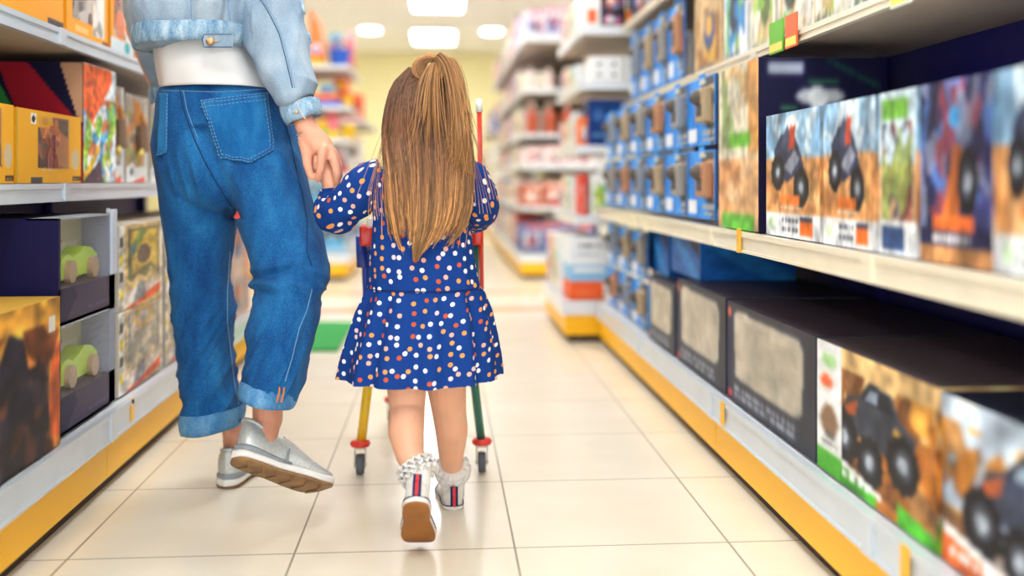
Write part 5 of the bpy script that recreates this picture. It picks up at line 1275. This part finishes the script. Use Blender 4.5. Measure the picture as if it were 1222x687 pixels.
def sleeve(pts, u0):
    pts = [(P(*p[:3]), p[3]) for p in pts]; rings = []; v = 0; vs = []
    PP = []
    for i in range(len(pts)-1):
        a = pts[max(i-1, 0)]; b = pts[i]; c = pts[i+1]; d = pts[min(i+2, len(pts)-1)]
        for s in range(6):
            t = s/6; f = lambda p0, p1, p2, p3: .5*((2*p1)+(p2-p0)*t+(2*p0-5*p1+4*p2-p3)*t*t+(-p0+3*p1-3*p2+p3)*t**3)
            PP.append((f(a[0], b[0], c[0], d[0]), f(a[1], b[1], c[1], d[1])))
    PP.append(pts[-1]); nx = None
    for i, (p, r) in enumerate(PP):
        t_ = (PP[min(i+1, len(PP)-1)][0]-PP[max(i-1, 0)][0]).normalized()
        nx = (FW - t_*FW.dot(t_)).normalized() if nx is None else (nx-t_*nx.dot(t_)).normalized()
        ny = t_.cross(nx); n = 36; e = i/(len(PP)-1)
        rings.append([p + (nx*math.cos(2*PI*k/n)+ny*math.sin(2*PI*k/n))*r*(1+(.015+.05*abs(e-.5)*2*(e > .6))*math.sin(9*2*PI*k/n+i*.15)+.11*noise.noise(V((i*.3, math.cos(2*PI*k/n)*2, math.sin(2*PI*k/n)*2+u0)))) for k in range(n+1)])
        if i: v += (p-PP[i-1][0]).length
        vs.append(v)
    uvloft(mb, uvs, rings, vs, u0=u0)
sleeve([(458, 208, 2.195, .036), (446, 214, 2.195, .046), (430, 229, 2.205, .048), (414, 245, 2.22, .047), (401, 256, 2.235, .044), (394, 250, 2.25, .0385), (396, 239, 2.255, .033), (397.5, 230, 2.255, .0285), (397, 224, 2.255, .029)], 2.1)
sleeve([(548, 208, 2.195, .036), (558, 213, 2.2, .045), (566, 226, 2.21, .046), (572, 240, 2.23, .044), (574, 251, 2.27, .040), (570, 258, 2.33, .035), (566, 264, 2.38, .028), (564, 266, 2.41, .024)], 4.2)
me = mb.mesh('dress'); ul = me.uv_layers.new(name='UVMap'); flat = []
for q in uvs:
    for a in q: flat += [a[0]+10, a[1]+10]
ul.data.foreach_set('uv', flat)
dress = link('dress', me, MT['dots'], ch, True)
# gathered seam under the skirt join
mb = MB(); q = tab[-1]; mb.tube(dring((q[1]+q[2])/2, 343, 2.197, mm_(q[2]-q[1])+.001, .088, amp=.008, fr=11, ph=3.4), .0009, n=6); mb.build('waist_seam', MT['dressn'], dress, True)
# socks with frills
def sock(M_, an, up_):
    t_ = (up_-an).normalized(); mb = MB(); n = 72
    base = M_ @ V((.035, 0, .03)); s = t_.orthogonal().normalized(); s2 = t_.cross(s)
    rings = []
    for f, r in ((-1, .027), (-.4, .0285), (0, .0285), (.5, .0275), (1, .0275), (1.1, .0265)):
        c = an+(an-base)*f if f < 0 else an+t_*.022*f; rings.append([c+(s*math.cos(2*PI*k/n)+s2*math.sin(2*PI*k/n))*r for k in range(n)])
    loft(mb, rings, cap=True); o = mb.build('sock', MT['sock'], ch, True)
    for lay, (f0, rr) in enumerate(((1.0, .039), (.5, .042), (0., .041))):
        mb = MB(); rings = []
        for j in range(6):
            u = j/5; rs = []
            for k in range(n):
                a = 2*PI*k/n; wv = math.sin(a*16+lay)*.0042*u + math.sin(a*29)*.0015*u
                rs.append(an + t_*(.022*f0 + wv*1.2 - .009*u*u) + (s*math.cos(a)+s2*math.sin(a))*(.0265+(rr-.0265)*u+wv*.4))
            rings.append(rs)
        loft(mb, rings, cap=False); ob = mb.build('frill', MT['sock'], o, True); sm = ob.modifiers.new('thickness', 'SOLIDIFY'); sm.thickness = .0015
sock(GL, gaL, P(489, 542, 2.04)); sock(GR, gaR, P(538.5, 540, 2.27))
shoe(ch, GL, .188, .072, MT['shoew'], MT['foam'], MT['outc'], 'c')
shoe(ch, GR, .175, .066, MT['shoew'], MT['foam'], MT['outc'], 'c')

# hair: under-layer plus locks
HW = [(62, 6), (74, 16), (84, 24), (95, 36), (110, 44.5), (130, 49), (150, 52), (175, 54), (200, 54), (225, 53), (250, 52), (270, 47), (285, 40), (298, 29), (308, 14)]
HC = [(62, 508), (90, 508), (110, 509), (150, 508), (200, 512), (240, 512), (270, 510), (290, 504), (308, 497)]
HR = [(62, .02), (80, .055), (95, .078), (130, .098), (160, .103), (190, .115), (240, .128), (308, .128)]
def hpos(py, phi, lay):
    """phi 0 = facing the camera; lay 1 = outer layer"""
    hw, = interp(HW, py); hc, = interp(HC, py); rd, = interp(HR, py); g = .72+.28*lay
    low = min(1, max(0, (py-165)/40)); cc = math.cos(phi)
    dd = rd*g*((1-low)*cc + low*(.66+.34*cc if cc > -.2 else cc*.4+.67))
    return P(hc + math.sin(phi)*hw*g, py, 2.215 - dd)
rs = np.random.RandomState(3)
CLEN = {k: rs.normal(0, 11) for k in range(-40, 41)}; CSH = {k: rs.uniform(.75, 1.25) for k in range(-40, 41)}; COF = {k: rs.normal(0, .03) for k in range(-40, 41)}
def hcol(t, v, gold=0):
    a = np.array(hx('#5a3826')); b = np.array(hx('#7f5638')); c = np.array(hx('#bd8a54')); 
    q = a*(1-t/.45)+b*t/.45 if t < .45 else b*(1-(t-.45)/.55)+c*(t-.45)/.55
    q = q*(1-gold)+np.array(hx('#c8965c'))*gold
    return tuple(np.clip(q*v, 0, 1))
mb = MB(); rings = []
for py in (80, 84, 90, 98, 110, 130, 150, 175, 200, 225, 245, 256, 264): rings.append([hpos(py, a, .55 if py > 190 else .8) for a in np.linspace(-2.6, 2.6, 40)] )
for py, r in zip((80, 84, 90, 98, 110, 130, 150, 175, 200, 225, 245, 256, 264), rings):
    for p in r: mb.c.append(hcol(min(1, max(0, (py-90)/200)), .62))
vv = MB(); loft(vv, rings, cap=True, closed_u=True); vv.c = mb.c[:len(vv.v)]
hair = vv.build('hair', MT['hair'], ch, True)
mb = MB()
for i in range(2300):
    phi = rs.uniform(-2.3, 2.3); lay = rs.uniform(.6, 1.03)**.7; 
    cen = rs.rand(); yend = 314 - 52*abs(math.sin(phi))**1.6*rs.uniform(.55, 1.1) - rs.exponential(11) + CLEN[round(phi*7)]; yend = min(yend, 307 + rs.rand()*5)
    y0 = rs.uniform(80, 100) if rs.rand() < .75 else rs.uniform(100, 150)
    clump = rs.normal(0, .02); w1, w2, fr = rs.normal(0, .06), rs.normal(0, .03), rs.uniform(.6, 1.6)
    pts = []; n = 15; ck = round(phi*7); cl = ck/7 + COF[ck]
    gold = .5*rs.rand()**2*(.3+.7*(phi > 0)); v = rs.uniform(.62, 1.3)*CSH[ck]**.6
    cols_ = []
    for k in range(n):
        t = k/(n-1); py = y0+(yend-y0)*t; tt = (py-80)/230
        ph = phi*(1-.35*max(0, tt-.1)**1.2) ; cm = min(.85, 1.7*max(0, tt-.42)); ph = ph*(1-cm) + cl*(1-.3*max(0, tt-.1)**1.2)*cm + w1*tt + w2*math.sin(6*fr*tt+phi*5)
        pts.append(hpos(py, ph, lay*(1+.03*math.sin(5*fr*tt+i)))); cols_.append(hcol(min(1, max(0, tt)), v, gold))
    r = rs.uniform(.0007, .0015); mb.tube(pts, [r*(1-.1*k/n) if k < n-3 else r*(n-k)/4 for k in range(n)], n=3, cap=False, cols=cols_)
# stray strands at the sides
for (x0, y0, xm, ym, x1, y1) in ((466, 130, 452, 180, 437, 232), (466, 150, 440, 215, 447, 262), (463, 165, 446, 225, 455, 258), (556, 140, 566, 200, 569, 245), (558, 165, 572, 215, 576, 255), (560, 150, 575, 190, 582, 238), (468, 140, 455, 200, 458, 280), (555, 170, 560, 240, 549, 296)):
    for j in range(4):
        jx = rs.normal(0, 5); pts = []; cols_ = []
        for k in range(14):
            t = k/13; x = x0*(1-t)**2+2*xm*t*(1-t)+x1*t*t + jx*t; y = y0*(1-t)**2+2*ym*t*(1-t)+y1*t*t; pts.append(P(x, y, 2.17-.05*t + .01*math.sin(t*5+j))); cols_.append(hcol(.3+.7*t, 1.1))
        mb.tube(pts, .0005, n=3, cap=False, cols=cols_)
mb.build('hair_strands', MT['hair'], hair, True)
# half-up knot: hair swept up from crown, loop and falling tail
T0 = P(521, 84, 2.13)
mb = MB()
for i in range(520):
    phi = rs.uniform(-1.7, 1.9); y0 = rs.uniform(92, 128) + 10*abs(phi)
    a = hpos(min(y0, 150), phi, 1.03); mid_ = hpos(max(84, 88+8*abs(phi)), phi*.7+.15, 1.07)
    pts = []; cols_ = []; v = rs.uniform(.75, 1.25)
    T = T0 + V((rs.normal(0, .004), rs.normal(0, .004), rs.normal(0, .004)))
    for k in range(9):
        t = k/8; pts.append(a*(1-t)**2+mid_*2*t*(1-t)+T*t*t); cols_.append(hcol(.1+.25*t, v, .15*t))
    mb.tube(pts, .0010, n=3, cap=False, cols=cols_)
mb.build('swept_hair', MT['hair'], hair, True)
mb = MB()
for i in range(260):                           # loop standing up from the tie
    s_ = rs.normal(0, 1); pts = []; cols_ = []; v = rs.uniform(.85, 1.25); ox, oy = rs.normal(0, .0045), rs.normal(0, .007)
    R_0 = .021*(1+.14*rs.randn())
    for k in range(18):
        a = -1.2 + 5.2*k/17; c = P(513, 83, 2.125)
        pts.append(c + cv(R_0*1.15*math.cos(a)+ox, R_0*1.05*math.sin(a)+.004, oy+.012*math.sin(a*.5))); cols_.append(hcol(.55, v, .5))
    mb.tube(pts, .0010, n=3, cap=False, cols=cols_)
mb.build('hair_loop', MT['hair'], hair, True)
mb = MB()
for i in range(250):                           # tail, rising then falling over the right of the head
    v = rs.uniform(.8, 1.3); s_ = rs.normal(0, 1); dx = rs.normal(0, 1); e = rs.uniform(.35, 1)
    X = [521+dx*2, 524+dx*2.6, 536+dx*3.2, 545+dx*4, 550+dx*5, 554+dx*7-16*e*(i % 2 == 0)]; Y = [86, 63+abs(dx)*2.2, 76+dx*-1.5, 108-dx*3, 100+70*e, 110+110*e]; D = [2.13, 2.115, 2.10, 2.095, 2.095, 2.105]
    if i % 6 == 0: X = [520, 519, 515+dx*5, 511+dx*8, 509+dx*11, 506+dx*15]; Y = [86, 74, 84, 105, 110+50*e, 120+70*e]
    pts = []; cols_ = []
    for k in range(18):
        t = k/17*5; j = min(int(t), 4); f = t-j; g = lambda A: (lambda p0, p1, p2, p3: .5*((2*p1)+(p2-p0)*f+(2*p0-5*p1+4*p2-p3)*f*f+(-p0+3*p1-3*p2+p3)*f**3))(A[max(j-1, 0)], A[j], A[j+1], A[min(j+2, 5)])
        pts.append(P(g(X), g(Y), g(D)+s_*.004)); cols_.append(hcol(.5+.3*k/17, v*.93, .5))
    mb.tube(pts, [.0010]*14+[.0008, .0006, .0004, .0002], n=3, cap=False, cols=cols_)
mb.build('ponytail', MT['hair'], hair, True)
mb = MB(); c = T0; mb.tube([c + cv(.010*math.cos(a), .004*math.sin(a), .010*math.sin(a)) for a in np.linspace(0, 2*PI, 17)], .0025, n=6, col=(.35, .22, .14)); mb.build('hair_tie', MT['plastic'], hair, True)

# ------------------------------------------------------------------ toy trolley
tr = empty('toy_trolley', tuple(V((P(505, 215, 2.75).x, P(505, 215, 2.75).y, 0))), 'toy shopping trolley with blue, yellow, green and red tubes in front of the child', 'toy trolley')
def tb(name, pts, r, m): mb_ = MB(); mb_.tube(pts, r, n=14); return mb_.build(name, m, tr, True)
tb('blue_tube', [P(434, 282, 2.5), P(437, 350, 2.53), P(440, 462, 2.56)], .0085, MT['pblu'])
tb('yellow_tube', [P(439.5, 456, 2.56), P(431, 527, 2.56)], .0125, MT['pyel'])
tb('green_tube', [P(566, 285, 2.5), P(566, 455, 2.565), P(574, 523, 2.575)], .0115, MT['pgrn'])
tb('blue_tube', [P(441, 285, 2.49), P(447, 350, 2.6), P(455, 430, 2.75)], .0065, MT['pblu'])
tb('blue_tube', [P(430, 282, 2.5), P(431, 318, 2.51)], .012, MT['pblu'])
tb('red_tube', [P(444, 282, 2.52), P(443, 330, 2.56)], .008, MT['pred'])
tb('green_tube', [P(560, 290, 2.5), P(556, 430, 2.75)], .009, MT['pgrn'])
tb('flag_pole', [P(574.8, 345, 2.5), P(573.5, 250, 2.48), P(572, 134, 2.45)], .0062, MT['pred'])
tb('pole_tip', [P(572, 134, 2.45), P(571.3, 118, 2.45)], .0085, MT['pwht'])
tb('handle_bar', [P(432, 272, 2.49), P(505, 270, 2.49), P(574, 272, 2.49)], .0095, MT['pred'])
mb = MB(); a = P(438, 277, 2.47); mb.box(a.x-.018, a.x+.018, a.y-.012, a.y+.02, a.z-.035, a.z+.016, bev=.006); mb.build('handle_joint', MT['pred'], tr, True)
mb = MB(); a = P(442, 265, 2.47); mb.box(a.x-.009, a.x+.009, a.y-.012, a.y+.012, a.z-.012, a.z+.012, bev=.004); mb.build('joint_cap', MT['pwht'], tr, True)
mb = MB(); a = P(569, 278, 2.49); mb.box(a.x-.014, a.x+.014, a.y-.012, a.y+.02, a.z-.03, a.z+.016, bev=.006); mb.build('handle_joint', MT['pred'], tr, True)
# basket in front of the child
def rect(z, y0, y1, w0): return [V((xc-w0, y0, z)), V((xc+w0, y0, z)), V((xc+w0, y1, z)), V((xc-w0, y1, z))]
xc = P(505, 300, 2.8).x
mb = MB()
for i in range(7):
    t = i/6; z = .34+.2*t; w0 = .1+.03*t; q = rect(z, 2.66-.02*t, 2.95+.05*t, w0); mb.tube(q+[q[0]], .003 if 0 < i < 6 else .006, n=6)
for i in range(12):
    t = i/11; 
    for s in (-1, 1): mb.tube([V((xc+s*.1, 2.66+.29*t, .34)), V((xc+s*.13, 2.64+.36*t, .54))], .0025, n=5)
    mb.tube([V((xc-.1+.2*t, 2.95, .34)), V((xc-.13+.26*t, 3.0, .54))], .0025, n=5); mb.tube([V((xc-.1+.2*t, 2.66, .34)), V((xc-.1+.2*t, 2.95, .34))], .0025, n=5)
mb.build('basket', MT['pred'], tr, True)
tb('blue_tube', [P(441, 300, 2.5), V((xc-.12, 2.66, .33)), V((xc-.1, 3.05, .16)), V((xc-.1, 3.08, .09))], .009, MT['pblu'])
tb('green_tube', [P(564, 300, 2.5), V((xc+.12, 2.66, .33)), V((xc+.1, 3.05, .16)), V((xc+.1, 3.08, .09))], .009, MT['pgrn'])
def castor(c, m=None):
    """c: top of the red ring on the floor plane side"""
    x, y, z = c; mb_ = MB(); mb_.lathe((x, y, z-.012), [(.014, 0), (.024, .003), (.0265, .009), (.024, .015), (.013, .019)], (1, 1, 1), 24); ring_ = mb_.build('castor_ring', MT['pred'], tr, True)
    mb_ = MB(); R_w = .026
    for s in (-1, 1): mb_.box(x+s*.0135-.0015, x+s*.0135+.0015, y-.016, y+.014, R_w-.006, z-.010, bev=.001)
    mb_.box(x-.015, x+.015, y-.016, y+.014, z-.016, z-.011, bev=.001); mb_.tube([V((x-.017, y, R_w)), V((x+.017, y, R_w))], .004, n=10); mb_.build('castor_fork', MT['fork'], ring_)
    mb_ = MB(); pr = [(-.0095, .72), (-.0095, .93), (-.006, 1), (.006, 1), (.0095, .93), (.0095, .72)]; n = 28; b = 0
    rr = [[V((x+o_, y+R_w*f*math.cos(2*PI*k/n), R_w+.0005+R_w*f*math.sin(2*PI*k/n))) for k in range(n)] for o_, f in pr]; loft(mb_, rr, cap=True); mb_.build('castor_wheel', MT['tyre'], ring_, True)
for px, d in ((430, 2.56), (575, 2.58)):
    q = P(px, 531, d); castor((q.x, q.y, .082))
castor((xc-.1, 3.08, .085)); castor((xc+.1, 3.08, .085))
